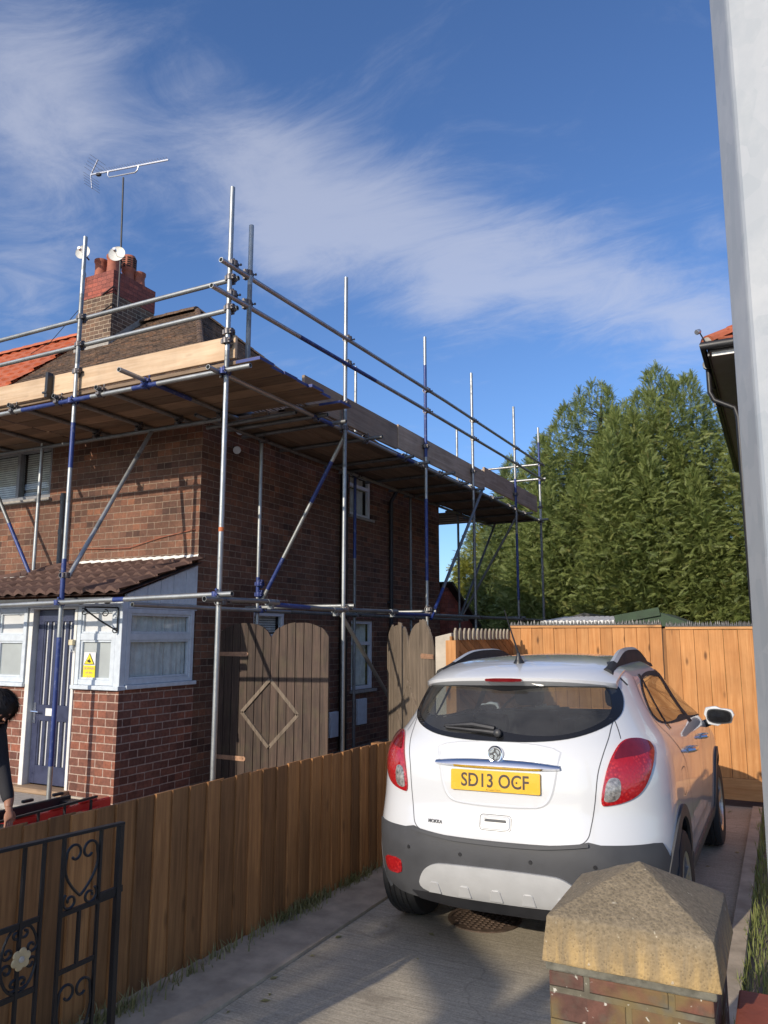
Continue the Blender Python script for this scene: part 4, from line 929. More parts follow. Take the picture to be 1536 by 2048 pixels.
# ---------------------------------------------------------------- wooden drive gates
def humps(u, w, lo, hi):
    """double-arched top edge of a gate leaf"""
    t = (u / (w / 2)) % 1.; return lo + (hi - lo) * max(0., 1 - ((t - .5) / .5) ** 2) ** .5 if True else 0
def gate(name, hinge, ang, w, zb, lo, hi, mat, n, label, lead, hx, weather=False):
    hinge = Vector(hinge); e = Vector((math.cos(ang), math.sin(ang), 0)); nn = Vector((e.y, -e.x, 0))
    if nn.y > 0 and abs(nn.y) > .3: nn = -nn
    fn = lambda u, z, d: hinge + e * u + nn * d + Vector((0, 0, z))
    t = thing(name, tuple(hinge), label, 'gate', 'wooden drive gates')
    mb = MB(); bw = w / n
    for i in range(n):
        a, b = i * bw + .004, (i + 1) * bw - .004; jit = random.uniform(-.012, .012) * (3 if weather else .6); d = random.uniform(0, .004)
        top = [(b, humps(b - .0, w, lo, hi) + jit), ((a + b) / 2, humps((a + b) / 2, w, lo, hi) + jit), (a, humps(a, w, lo, hi) + jit)]
        mb.prism([(a, zb), (b, zb)] + top, fn, d, .022 + d)
    mb.build('boards', mat, t, bev=.002, seg=1)
    mb = MB()
    for z in (zb + .12, .95, 1.45): rect(mb, fn, .02, w - .02, z, z + .09, -.045, -.002)
    mb.bar(fn(.1, zb + .2, -.025), fn(w - .1, .95, -.025), .04, .09); mb.build('back_rails', mat, t)
    c, hz, hu = .87, .375, .385
    pts = [(w / 2 - hu, c), (w / 2, c + hz), (w / 2 + hu, c), (w / 2, c - hz)]
    mb = MB()
    for i in range(4):
        p, q = pts[i], pts[(i + 1) % 4]; mb.bar(fn(*p, .032 if i in (0, 3) else .022), fn(*q, .032 if i in (0, 3) else .022), .026 if i in (0, 3) else .012, .042, nn.cross(e), bid=random.random())
    mb.build('diamond_trim', 'gate_grey', t, bev=.002, seg=1)
    for z in (.345, 1.53):
        mb = MB(); a = hx[0]; b = hx[1]
        mb.prism([(a, z - .022), (b - .02, z - .026), (b, z - .01), (b, z + .012), (b - .02, z + .028), (a, z + .024)], fn, .027, .033)
        for k in range(4): mb.lathe([(.008, 0), (.006, .006)], fn(a + .06 + (b - a - .1) * k / 3, z, .033), nn, 8)
        mb.build('hinge_strap', 'strap', t)
    return t
gate('wooden_gate', (-6.06, 7.49, 0), 0., 1.56, .10, 1.70, 1.895, 'gate_wood', 14, 'closed brown gate leaf with double-arched top and diamond beside the house wall', 1, (-.02, .46))
gate('wooden_gate', (-3.22, 7.47, 0), R(135), 1.52, .08, 1.58, 1.90, 'gate_grey', 15, 'half open greyish gate leaf hung on the concrete post behind the white car', 1, (-.02, .34), True)
q = MB(); q.prism([(-3.20, -.07), (-3.02, -.07), (-3.02, 1.775), (-3.20, 1.735)], FR(7.43), -.16, 0)
tag(q.build('gate_post', 'concrete', None, bev=.006), 'pale concrete gate post with a sloping top between gate and orange fence', 'post')

# ---------------------------------------------------------------- fences
fd = thing('drive_fence', (-3.0, 1.3, 0), 'low brown featheredge fence along the left of the driveway', 'fence')
fa_, fb_ = Vector((-3.130, 1.30, 0)), Vector((-2.925, 5.90, 0)); fe = (fb_ - fa_).normalized(); fnn = Vector((fe.y, -fe.x, 0)); FL = (fb_ - fa_).length
mb = MB(); bw = .131; n = int(FL / bw)
for i in range(n):
    p = fa_ + fe * (i * bw); tl = random.uniform(-.011, .011); hz = .925 + random.uniform(-.006, .006) - .028 * i / n; b = random.random() * 50; tw_ = random.uniform(-.003, .003)
    vs = []
    for z in (-.03, hz):
        o_ = fe * (tl * z)
        vs += [p + o_ + Vector((0, 0, z)), p + o_ + fnn * (.020 + tw_) + Vector((0, 0, z)), p + o_ + fe * (bw + .022) + fnn * (.004 + tw_ * .5) + Vector((0, 0, z)), p + o_ + fe * (bw + .022) - fnn * .003 + Vector((0, 0, z))]
    mb.add(vs, [(0, 1, 2, 3), (4, 5, 6, 7), (0, 1, 5, 4), (1, 2, 6, 5), (2, 3, 7, 6), (3, 0, 4, 7)], 0, b)
mb.build('boards', 'fence', fd, bev=.0015, seg=1)
mb = MB()
for z in (.2, .74): mb.bar(fa_ - fnn * .03 + zv * z, fb_ - fnn * .03 + zv * z, .04, .075)
mb.build('rails', 'fence', fd)
for k in range(4):
    p = fa_.lerp(fb_, .02 + .32 * k) - fnn * .09; mb = MB(); mb.box(p.x - .045, p.x + .045, p.y - .045, p.y + .045, 0, .88); mb.build('post', 'fence', fd)
def spikes(fn, u0, u1, z, parent):
    mb = MB(); u = u0
    rect(mb, fn, u0, u1, z, z + .012, -.03, .02)
    while u < u1 - .03:
        for d in (-.018, .010):
            h = .045 + random.uniform(-.012, .018); c = fn(u + .012 + (.02 if d > 0 else 0), z + .008, d); mb.lathe([(.013, 0), (.011, h * .4), (.001, h)], c, (random.uniform(-.12, .12), 0, 1), 5)
        u += .042
    mb.build('plastic_spikes', 'black', parent)
def backfence(x0, x1, zt, label, n):
    t = thing('panel_fence', ((x0 + x1) / 2, 9.4, 0), label, 'fence', 'orange fence panels across the end of the drive'); fn = FR(9.4)
    mb = MB(); bw = (x1 - x0) / n
    for i in range(n): d = .004 * (i % 2) + random.uniform(0, .002); rect(mb, fn, x0 + i * bw + .0012, x0 + (i + 1) * bw - .0022, .235, zt - .03, -.018, .002 + d)
    mb.build('boards', 'fence_orange', t, bev=.002, seg=1)
    mb = MB(); rect(mb, fn, x0, x1, zt - .028, zt, -.04, .022); mb.build('capping_rail', 'fence_orange_h', t, bev=.003)
    mb = MB(); rect(mb, fn, x0, x1, .01, .233, -.02, .010); mb.build('gravel_board', 'fence_orange_h', t, bev=.003)
    spikes(fn, x0, x1, zt + .001, t)
backfence(-3.03, -1.225, 1.868, 'sunlit orange board fence panel behind the car roof, left of the dark gap', 13)
backfence(-1.185, .62, 1.845, 'sunlit orange board fence panel right of the dark gap, reaching the lamp column', 12)
q = MB(); q.box(-1.222, -1.188, 9.43, 9.50, -.07, 1.83); tag(q.build('fence_post', 'fence'), 'dark narrow post in the gap between the two orange fence panels', 'post')
backfence(.66, 2.5, 1.845, 'orange board fence panel hidden behind the lamp column', 12)
sf_ = thing('side_fence', (-2.97, 7.6, 0), 'shaded orange fence with boards slanted to draw its sun-shadow lines and pale picket tips beyond the concrete post', 'fence'); fn = SD(-2.975)
mb = MB(); pk = MB()
for i in range(-12, 14):
    a = 7.33 + i * .130; b = a + .126
    lo_, hi_ = max(a, 7.32), b; k = 2.2                      # board slant stands in for slanting sun-shadow lines
    za, zb_ = .05, 1.74
    P = [(a, zb_), (b, zb_), (b + (zb_ - za) * k, za), (a + (zb_ - za) * k, za)]
    def clip(P, c, keep):                                    # keep the part of a board between the two posts
        out = []
        for j in range(len(P)):
            p, q = P[j], P[(j + 1) % len(P)]; ip, iq = keep(p), keep(q)
            if ip: out.append(p)
            if ip != iq: t = (c - p[0]) / (q[0] - p[0]); out.append((c, p[1] + (q[1] - p[1]) * t))
        return out
    P = clip(P, 7.32, lambda p: p[0] >= 7.32); P = clip(P, 9.36, lambda p: p[0] <= 9.36) if P else P
    if len(P) > 2: mb.prism(P, fn, -.02, .004 * (i % 2))
    if 7.3 < a < 9.2: pk.prism([(a + .03, 1.70), (b - .03, 1.70), (b - .03, 1.79), (b - .055, 1.825), (a + .055, 1.825), (a + .03, 1.79)], fn, .008, .030); pk.build('picket_tip', 'picket', sf_, bev=.006); pk = MB()
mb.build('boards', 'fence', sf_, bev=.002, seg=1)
mb = MB(); rect(mb, fn, 7.31, 7.40, 0, 1.70, -.06, .05); mb.build('end_post', 'fence_orange', sf_, bev=.004)

# ---------------------------------------------------------------- pillar, wall, lamp column, drain
M['mortar_dark'] = plain('lichened_mortar', (.17, .16, .125), .95, var=.45, vs=25., bmp=.9, bscale=60.)
PY0 = 2.42; px0, px1 = -.705, -.215; pcx, pcy = -.455, PY0 + .25
pil = thing('brick_pillar', (pcx, pcy, 0), 'brick gate pillar with a weathered pyramid stone cap in front of the car', 'pillar')
mb = MB(); mb.box(px0 + .012, px1 - .022, PY0 + .018, PY0 + .47, -.07, .765); mb.build('shaft', 'brick_pillar', pil, bev=.006)
mb = MB(); mb.box(px0 + .004, px1 - .012, PY0 + .010, PY0 + .48, .766, .792); mb.build('mortar_bed', 'mortar_dark', pil, bev=.006)
cm = bmesh.new()
ring = lambda z, i: [cm.verts.new((px0 + i, PY0 + i, z)), cm.verts.new((px1 - i, PY0 + i, z)), cm.verts.new((px1 - i, PY0 + .49 - i, z)), cm.verts.new((px0 + i, PY0 + .49 - i, z))]
z0c, z1c, z2c = .793, .918, 1.045
a, b = ring(z0c, -.004), ring(z1c, .012); ap = cm.verts.new((pcx, PY0 + .245, z2c))
cm.faces.new(a[::-1])
for i in range(4): cm.faces.new((a[i], a[(i + 1) % 4], b[(i + 1) % 4], b[i])); cm.faces.new((b[i], b[(i + 1) % 4], ap))
bmesh.ops.bevel(cm, geom=cm.edges[:] , offset=.005, segments=2, affect='EDGES', profile=.5)
bmesh.ops.subdivide_edges(cm, edges=cm.edges[:], cuts=5, use_grid_fill=True); bmesh.ops.triangulate(cm, faces=cm.faces[:])
from mathutils import noise as mn
for v in cm.verts:
    v.co += v.normal * (.0022 * mn.noise(v.co * 14) + .0012 * mn.noise(v.co * 60))
me = bpy.data.meshes.new('cap'); cm.to_mesh(me); cm.free(); me.materials.append(M['cap']); me.polygons.foreach_set('use_smooth', [True] * len(me.polygons)); me.set_sharp_from_angle(angle=R(35))
cap = bpy.data.objects.new('cap', me); COL.objects.link(cap); cap.parent = pil; cap.location = -ORG[pil.name]; ORG[cap.name] = ORG[pil.name]
gw = thing('garden_wall', (.9, 2.78, 0), 'low brick wall with red coping slabs beside the brick pillar', 'wall')
mb = MB(); mb.box(px1 + .03, 3.2, 2.54, 2.72, -.07, .63); mb.build('brickwork', 'brick_pillar', gw)
mb = MB()
for i in range(5): mb.box(px1 + .02 + i * .62, px1 + .02 + i * .62 + .61, 2.50, 2.765, .632, .685)
mb.build('coping', 'coping', gw, bev=.006)
mo = MB()
mo.add([(px1 - .0 + .03 * math.sin(i * 2.1), 2.5 + .04 * i, .64 + .03 * math.sin(i * 1.7)) for i in range(1)], [])
lp = thing('street_lamp', (.072, 1.32, 0), 'pale galvanised steel lamp column close by at the right edge', 'lamp post')
mb = MB(); n = 8
def octo(r, z, tw=R(-4)): return [(.076 + r * math.cos(tw + k * math.pi / 4), 1.32 + r * math.sin(tw + k * math.pi / 4), z) for k in range(n)]
lv = [(.130, -.05), (.126, 1.0), (.115, 2.0), (.110, 3.2), (.09, 6.2), (.082, 7.5)]
vs = []
for r, z in lv: vs += octo(r, z)
mb.add(vs, [(i * n + k, i * n + (k + 1) % n, (i + 1) * n + (k + 1) % n, (i + 1) * n + k) for i in range(len(lv) - 1) for k in range(n)] + [tuple(range(n))[::-1], tuple(range((len(lv) - 1) * n, len(lv) * n))])
mb.build('column', 'lamp', lp, bev=.006)
mb = MB(); mb.path([(.076, 1.32, 7.45), (.076, 1.32, 7.9), (.076, .9, 8.0), (.076, .5, 8.0)], .03, 10); mb.build('bracket_arm', 'lamp', lp, smooth=True)
mb = MB(); mb.box(-.05, .20, -.05, .5, 7.93, 8.05); mb.build('lantern', 'gutter', lp, bev=.03)
DZ = -.052
dc = thing('drain_cover', (-1.83, 5.0, DZ + .008), 'round rusty iron drain cover in the driveway under the car', 'drain cover')
mb = MB(); mb.lathe([(.235, 0), (.235, .006), (.21, .006), (.21, .002)], (-1.83, 5.0, DZ + .006), n=32); mb.build('frame', 'rust_iron', dc)
mb = MB()
mb.lathe([(.208, 0), (.208, .004)], (-1.83, 5.0, DZ + .006), n=32)
for i in range(-5, 6):
    for j in range(-5, 6):
        if (i * i + j * j) * .0013 < .19 ** 2: mb.box(-1.83 + i * .036 - .011, -1.83 + i * .036 + .011, 5.0 + j * .036 - .011, 5.0 + j * .036 + .011, .0098 + DZ, .0145 + DZ)
mb.build('grid_lid', 'rust_iron', dc, bev=.002, seg=1)

# ---------------------------------------------------------------- wrought iron gate standing open
ig = thing('iron_gate', (-2.59, 1.55, 0), 'open black wrought iron gate with scrolls and a cream flower', 'gate')
ga, gb = Vector((-2.60, 1.48, 0)), Vector((-2.505, 2.50, 0)); ge = (gb - ga).normalized(); GW = (gb - ga).length; gn_ = Vector((ge.y, -ge.x, 0))
gp_ = lambda u, z: ga + ge * u + Vector((0, 0, z))
fr = MB()
for (p, q, w_, h_) in ((gp_(0, .06), gp_(0, 1.0), .022, .022), (gp_(GW, .06), gp_(GW, .975), .024, .024)): fr.bar(p, q, w_, h_, (1, 0, 0))
fr.bar(gp_(-.011, .995), gp_(GW + .012, .978), .030, .012); fr.bar(gp_(.011, .10), gp_(GW - .012, .10), .012, .022)
fr.build('frame', 'black_iron', ig, bev=.002)
br_ = MB()
for u in (.10, .25, .42, .595, .675): br_.bar(gp_(u, .111), gp_(u, .985), .012, .012, (1, 0, 0))
for u in (.76, .93): br_.bar(gp_(u, .111), gp_(u, .978), .012, .012, (1, 0, 0))
br_.bar(gp_(.76, .695), gp_(GW - .013, .705), .012, .018); br_.bar(gp_(.93, .715), gp_(GW + .02, .722), .016, .026); br_.bar(gp_(.76, .487), gp_(.93, .495), .010, .016); br_.bar(gp_(.845, .495), gp_(.845, .69), .012, .012, (1, 0, 0))
br_.bar(gp_(.42, .705), gp_(.675, .71), .010, .018); br_.bar(gp_(.42, .465), gp_(.675, .47), .010, .018)
br_.build('bars', 'black_iron', ig)
sx_ = MB(); r_ = .0055
def heart(u0, u1, zb, zt, flip=1):
    c = (u0 + u1) / 2; w_ = (u1 - u0) / 2; h_ = zt - zb
    for s_ in (-1, 1):
        pts = []
        for i in range(13):
            t = i / 12; pts.append(gp_(c + s_ * w_ * (math.sin(t * math.pi * .62) ** .9) * .95, zb + h_ * .68 * t))
        for i in range(1, 22):
            a = i / 21 * 5.6; rr = w_ * .48 * (1 - .62 * i / 21); pts.append(gp_(c + s_ * (w_ * .42 + rr * math.cos(a)), zb + h_ * .72 + rr * math.sin(a) * 1.1))
        sx_.path(pts, r_, 6)
heart(.766, .924, .745, .968); heart(.766, .924, .18, .485)
for (u, z, a0, d) in ((.80, .735, 2.2, 1), (.89, .735, .9, -1), (.80, .165, 2.2, 1), (.89, .165, .9, -1)): scroll(sx_, gp_(u, z), ge, zv, .034, d * 1.2, r_, a0)
cx_, cz_ = .60, .595
for k in range(4):
    a = k * math.pi / 2 + math.pi / 4
    for s_ in (-1, 1): scroll(sx_, gp_(cx_ + .050 * math.cos(a + s_ * .45), cz_ + .088 * math.sin(a + s_ * .45)), ge, zv, .024, s_ * 1.15, r_, a)
pts = [gp_(cx_ + .072 * math.cos(t * math.pi / 12), cz_ + .118 * math.sin(t * math.pi / 12)) for t in range(24)]; sx_.path(pts, r_, 6, closed=True)
sx_.build('scrollwork', 'black_iron', ig, smooth=True)
M['flower_paint'] = plain('flower_paint', (.62, .47, .25), .6)
fw_ = MB(); c = gp_(cx_, cz_)
for k in range(6):
    a = k * math.pi / 3 + .3; pc = c + ge * (.023 * math.cos(a)) + zv * (.023 * math.sin(a)) + gn_ * .012
    fw_.lathe([(.001, -.004), (.013, -.004), (.0165, 0), (.013, .005), (.001, .006)], pc, gn_, 12)
fl_ = fw_.build('flower', 'flower_paint', ig, smooth=True); fw_ = MB(); fw_.lathe([(.012, 0), (.009, .006), (.001, .009)], c + gn_ * .016, gn_, 10); fw_.build('flower_centre', 'concrete', fl_, smooth=True)
hp = MB(); hp.box(-2.655, -2.615, 1.40, 1.44, 0, 1.1); tag(hp.build('gate_hinge_post', 'black_iron'), 'black iron post carrying the open wrought iron gate', 'post')

# ---------------------------------------------------------------- tool tray and person
tb = thing('tool_box', (-5.2, 4.4, .03), 'open red and black tool box on the ground behind the low fence', 'tool box')
mb = MB(); mb.box(-5.56, -5.13, 4.02, 4.95, .03, .30); mb.box(-5.56, -5.146, 4.0, 4.97, .27, .292); mb.box(-5.144, -5.10, 4.0, 4.97, .24, .415); mb.build('tray', 'red_plastic', tb, bev=.012)
mb = MB()
for y in (4.04, 4.28, 4.53): mb.box(-5.52, -5.20, y, y + .22, .293, .303)
mb.build('compartments', 'black', tb, bev=.004)
mb = MB()
for y in (4.03, 4.34, 4.62):
    mb.box(-5.098, -5.075, y, y + .22, .24, .37); mb.box(-5.128, -5.095, y + .02, y + .20, .417, .432)
mb.build('latches', 'red_plastic', tb, bev=.008)
mb = MB(); mb.bar((-5.065, 3.85, .435), (-5.065, 4.78, .455), .022, .018)
for y in (3.95, 4.22, 4.46, 4.72): mb.bar((-5.065, y, .05), (-5.065, y, .44), .022, .014, (0, 1, 0))
mb.build('guard_bars', 'black', tb, bev=.003)
mb = MB(); mb.bar((-5.60, 4.0, .335), (-5.60, 4.98, .335), .035, .10); mb.box(-5.60, -5.16, 4.86, 4.97, .30, .36)
for y in (4.1, 4.5, 4.8): mb.box(-5.618, -5.582, y, y + .1, .40, .425)
mb.build('lid', 'black', tb, bev=.008)
mb = MB(); mb.box(-5.42, -5.15, 3.72, 3.96, .03, .30); mb.box(-5.40, -5.17, 3.74, 3.94, .30, .33); mb.build('grey_case', 'gutter', tb, bev=.02)

def skin_mesh(name, verts, edges, radii, mat, parent, sub=2, root=0):
    me = bpy.data.meshes.new(name); org = ORG[parent.name]
    me.from_pydata([tuple(Vector(v) - org) for v in verts], edges, []); o = bpy.data.objects.new(name, me); COL.objects.link(o)
    o.modifiers.new('skin', 'SKIN').use_smooth_shade = True
    lay = me.skin_vertices[0].data if me.skin_vertices else None
    if lay is None:
        bm = bmesh.new(); bm.from_mesh(me); bm.verts.layers.skin.verify(); bm.to_mesh(me); bm.free(); lay = me.skin_vertices[0].data
    for i, r in enumerate(radii): lay[i].radius = (r, r) if not isinstance(r, tuple) else r; lay[i].use_root = (i == root)
    s_ = o.modifiers.new('sub', 'SUBSURF'); s_.levels = sub; s_.render_levels = sub
    ev = o.evaluated_get(bpy.context.evaluated_depsgraph_get()); nm = bpy.data.meshes.new_from_object(ev); o.modifiers.clear(); o.data = nm; nm.name = name
    nm.materials.clear(); nm.materials.append(M[mat]); nm.polygons.foreach_set('use_smooth', [True] * len(nm.polygons)); o.parent = parent; ORG[o.name] = org
    return o
pe = thing('person', (-5.87, 4.09, .03), 'person with dark hair in black clothes bending over the red tool box', 'person')
DP = Vector((.88, -.16, 0)); P0 = Vector((-6.00, 4.02, 0)) + DP
hd = P0 + Vector((0, 0, 1.22))                    # head centre
sh = Vector((-6.22, 4.12, 1.10)) + DP; hipc = Vector((-6.72, 4.28, .86)) + DP
bv = [hipc, hipc.lerp(sh, .35) + zv * .03, hipc.lerp(sh, .75) + zv * .05, sh, sh.lerp(hd, .5), hd - zv * .02,          # 0-5 pelvis..head
      Vector((-6.14, 3.94, 1.08)), Vector((-6.10, 3.93, .80)), Vector((-5.93, 3.99, .56)), Vector((-5.86, 4.02, .47)),  # 6-9 right arm
      Vector((-6.24, 4.32, 1.06)), Vector((-6.16, 4.42, .78)), Vector((-5.92, 4.36, .54)), Vector((-5.85, 4.35, .46)),  # 10-13 other arm
      Vector((-6.74, 4.17, .80)), Vector((-6.60, 4.15, .48)), Vector((-6.72, 4.16, .10)), Vector((-6.55, 4.12, .07)),   # 14-17 leg
      Vector((-6.74, 4.39, .80)), Vector((-6.66, 4.42, .48)), Vector((-6.80, 4.42, .10)), Vector((-6.63, 4.40, .07))]
bv = bv[:6] + [p + DP for p in bv[6:]]
bv[6:10] = [Vector(p) for p in ((-5.30, 3.97, 1.08), (-5.27, 4.02, .81), (-5.11, 3.99, .60), (-5.035, 3.935, .515))]
bv[10:14] = [Vector(p) for p in ((-5.34, 3.68, 1.06), (-5.36, 3.60, .80), (-5.22, 3.60, .58), (-5.15, 3.60, .49))]
be = [(0, 1), (1, 2), (2, 3), (3, 4), (4, 5), (3, 6), (6, 7), (7, 8), (8, 9), (3, 10), (10, 11), (11, 12), (12, 13), (0, 14), (14, 15), (15, 16), (16, 17), (0, 18), (18, 19), (19, 20), (20, 21)]
brd = [.15, .14, .16, .13, .06, .085, .07, .05, .04, .028, .07, .05, .04, .028, .10, .07, .045, .04, .10, .07, .045, .04]
skin_mesh('body', bv, be, brd, 'skin', pe)
# clothes: jumper and trousers as shells over the body
jv = [bv[0], bv[1], bv[2], bv[3], bv[3].lerp(bv[5], .35), bv[6], bv[7], bv[8].lerp(bv[9], .55), bv[10], bv[11], bv[12].lerp(bv[13], .55)]
skin_mesh('jumper', jv, [(0, 1), (1, 2), (2, 3), (3, 4), (3, 5), (5, 6), (6, 7), (3, 8), (8, 9), (9, 10)], [.165, .165, .185, .155, .085, .088, .064, .042, .088, .064, .042], 'cloth_black', pe)
skin_mesh('trousers', [bv[0], bv[14], bv[15], bv[16], bv[18], bv[19], bv[20]], [(0, 1), (1, 2), (2, 3), (0, 4), (4, 5), (5, 6)], [.165, .115, .085, .065, .115, .085, .065], 'cloth_black', pe)
hm = MB(); c = hd + zv * .015
for i in range(3):
    pass
face = MB(); fx = Vector((.75, -.1, -.65)).normalized()
hr = bmesh.new(); bmesh.ops.create_icosphere(hr, subdivisions=4, radius=.128)
for v in hr.verts:
    n_ = v.co.normalized(); v.co *= 1 + .06 * mn.noise(n_ * 5) + .03 * mn.noise(n_ * 22)
    if n_.dot(fx) > .55: v.co *= .80
    v.co.z *= 1.04
me = bpy.data.meshes.new('hair'); hr.to_mesh(me); hr.free(); me.materials.append(M['hair']); me.polygons.foreach_set('use_smooth', [True] * len(me.polygons))
ho = bpy.data.objects.new('hair', me); COL.objects.link(ho); ho.parent = pe; ho.location = c - ORG[pe.name]; ORG[ho.name] = ORG[pe.name]
hg = np.random.default_rng(9); nh = 1500; hd_ = hg.normal(0, 1, (nh, 3)); hd_ /= np.linalg.norm(hd_, axis=1)[:, None]; hd_ = hd_[hd_ @ np.array(fx) < .5]; nh = len(hd_)
flow = np.cross(hd_, np.cross(np.array([.2, 0, -1.])[None], hd_)); flow /= np.linalg.norm(flow, axis=1)[:, None] + 1e-6; wdt = np.cross(hd_, flow)
Hb = np.array(c)[None] + hd_ * np.array([[.128, .128, .132]]); L_ = hg.uniform(.03, .07, nh)[:, None]; V = np.stack([Hb - wdt * .004, Hb + wdt * .004, Hb + flow * L_ + hd_ * L_ * .25 + hg.normal(0, .006, (nh, 3))], 1)
hs = fast_mesh('hair_strands', V.reshape(-1, 3), np.array([[0, 1, 2]]), nh, 3, 'hair', None, pe)
fside = fx.cross(zv).normalized(); fup = fside.cross(fx)
face.lathe([(.001, 0), (.012, .006), (.013, .012), (.004, .03)], hd + fx * .092 - fup * .0, fx, 10)
face.obox(hd + fx * .095 - fup * .045, fside * .022, fup * .004, fx * .004)
for s_ in (-1, 1): face.lathe([(.009, 0), (.006, .005)], hd + fx * .090 + fup * .03 + fside * .032 * s_, fx, 8); face.lathe([(.022, 0), (.024, .01), (.012, .014)], hd - zv * .03 + fside * .082 * s_, fside * s_, 10)
face.build('face_features', 'skin', pe, smooth=True)
def hand(w, d, side, up, back):
    """palm with four curled fingers and a thumb gripping the box edge"""
    w, d, side, up = Vector(w), Vector(d).normalized(), Vector(side).normalized(), Vector(up).normalized()
    v = [w, w + d * .045, w + d * .085]; e = [(0, 1), (1, 2)]; r = [(.027, .020), (.034, .018), (.036, .016)]
    for k, L in enumerate((.070, .078, .073, .058)):
        o_ = side * (.026 - .0175 * k); b = len(v); p = w + d * .092 + o_
        v += [p, p + d * L * .45 - up * .006, p + d * L * .75 - up * L * .30, p + d * L * .80 - up * L * .62]; e += [(2, b), (b, b + 1), (b + 1, b + 2), (b + 2, b + 3)]; r += [.0095, .009, .0085, .007]
    b = len(v); v += [w + d * .03 + side * .036 - up * .004, w + d * .062 + side * .056 - up * .014, w + d * .085 + side * .052 - up * .034]; e += [(1, b), (b, b + 1), (b + 1, b + 2)]; r += [.012, .0105, .008]
    b = len(v); v += [w + back]; e += [(0, b)]; r += [.031]
    return skin_mesh('hand', v, e, r, 'skin', pe, 2)
hand((-5.04, 3.94, .52), (.55, -.35, -.75), (0, 1, 0), (.5, 0, .8), Vector((-.06, .045, .075))); hand((-5.145, 3.60, .485), (.75, 0, -.55), (0, -1, 0), (.5, 0, .8), Vector((-.06, 0, .075)))
# ---------------------------------------------------------------- neighbour's house on the right, sheds
nr = thing('corner_house', (-.30, 10.6, 0), 'brick house with orange roof tiles and black gutter peeping past the lamp column', 'house')
QX, QY, QZ = -.655, 10.44, 5.5
mb = MB(); wall_mb(mb, FR(QY + .40), QX + .38, 9, 0, QZ - .08, [(1.2, 2.6, 3.4, 4.7), (1.2, 2.6, .9, 2.2)]); mb.add([(QX + .38, QY + .40, 0), (QX + .38, 19, 0), (QX + .38, 19, QZ - .08), (QX + .38, QY + .40, QZ - .08)], [(0, 1, 2, 3)]); mb.add([(QX + .38, 19, 0), (9, 19, 0), (9, 19, QZ), (QX + .38, 19, QZ)], [(0, 1, 2, 3)]); mb.add([(9, QY + .4, 0), (9, 19, 0), (9, 19, QZ), (9, QY + .4, QZ)], [(0, 1, 2, 3)])
mb.build('wall', 'brick_nb', nr)
for z0_, z1_ in ((3.4, 4.7), (.9, 2.2)): window(nr, FR(QY + .40), 1.2, 2.6, z0_, z1_, 'upvc_white', mull=(1.9,), blind='curtain')
mb = MB(); mb.box(QX + .07, 9, QY + .07, QY + .40, QZ - .085, QZ - .07); mb.box(QX + .07, QX + .38, QY + .40, 19, QZ - .085, QZ - .07); mb.build('soffit', 'upvc', nr)
mb = MB(); mb.box(QX + .10, 9, QY + .095, QY + .115, QZ - .14, QZ - .086); mb.build('fascia', 'white', nr)
mb = MB(); mb.box(QX + .05, QX + .07, QY + .07, 19, QZ - .14, QZ - .02); mb.box(QX + .05, 9, QY + .05, QY + .069, QZ - .07, QZ); mb.build('dark_fascia', 'black', nr)
mb = MB(); mb.path([(9, QY, QZ - .02), (QX, QY, QZ - .02), (QX, 19, QZ - .02)], .058, 12); 
for y in (11.2, 12.2, 13.2): mb.path([(QX, y, QZ - .02), (QX, y + .06, QZ - .02)], .068, 12)
mb.build('gutter', 'black', nr, smooth=True)
mb = MB(); mb.path([(QX + .0, 11.3, QZ - .07), (QX + .0, 11.3, QZ - .40), (QX + .05, 11.3, QZ - .52), (QX + .30, 11.3, QZ - .66), (QX + .335, 11.3, QZ - .80), (QX + .335, 11.3, 0)], .036, 12); mb.build('downpipe', 'black', nr, smooth=True)
mb = MB(); SLr = 5.0
tiles(mb, (QX + .06, QY + .05, QZ + .02), (1, 0, 0), (0, 4.3, 2.9), 9.2, 5.1, .30, .30, lo=lambda s: 4.3 * s / 5.2, amp=.03, lift=.03, sub=5)
tiles(mb, (QX + .06, QY + .05, QZ + .02), (0, 1, 0), (4.3, 0, 2.9), 8.6, 5.1, .30, .30, lo=lambda s: 4.3 * s / 5.2, hi=lambda s: 8.6 - 4.3 * s / 5.2, amp=.03, lift=.03, sub=5)
mb.add([(QX + .06, QY + .05, QZ), (9, QY + .05, QZ), (9, QY + 4.35, QZ + 2.9), (QX + 4.36, QY + 4.35, QZ + 2.9), (QX + .06, 19, QZ)], [(0, 1, 2, 3), (0, 3, 4)])
rfn = mb.build('roof', 'tile_orange', nr, smooth=True)
mb = MB(); caps(mb, (QX + .05, QY + .05, QZ + .06), (QX + 4.36, QY + 4.35, QZ + 2.98), .12, .4); mb.build('hip_tiles', 'tile_orange', rfn)
mb = MB(); mb.box(QX + .02, QX + .16, QY + .0, QY + .12, QZ + .03, QZ + .10); mb.build('hip_mortar', 'mortar', rfn, bev=.02)
fl2 = thing('floodlight', (QX - .02, QY - .02, QZ + .1), 'little silver lamp on a bracket at the gutter corner by the lamp column', 'lamp')
mb = MB(); mb.path([(QX + .04, QY, QZ + .02), (QX - .02, QY - .01, QZ + .16)], .010, 6); mb.build('bracket', 'black', fl2)
mb = MB(); mb.lathe([(.012, -.05), (.032, -.03), (.036, .02), (.03, .03)], (QX - .045, QY - .02, QZ + .18), (-.5, -.7, -.4), 12); mb.build('lamp_head', 'alu', fl2, smooth=True)
sh1 = thing('garden_shed', (-2.5, 11.2, 0), 'low shed with a white ribbed roof just above the fence spikes', 'shed')
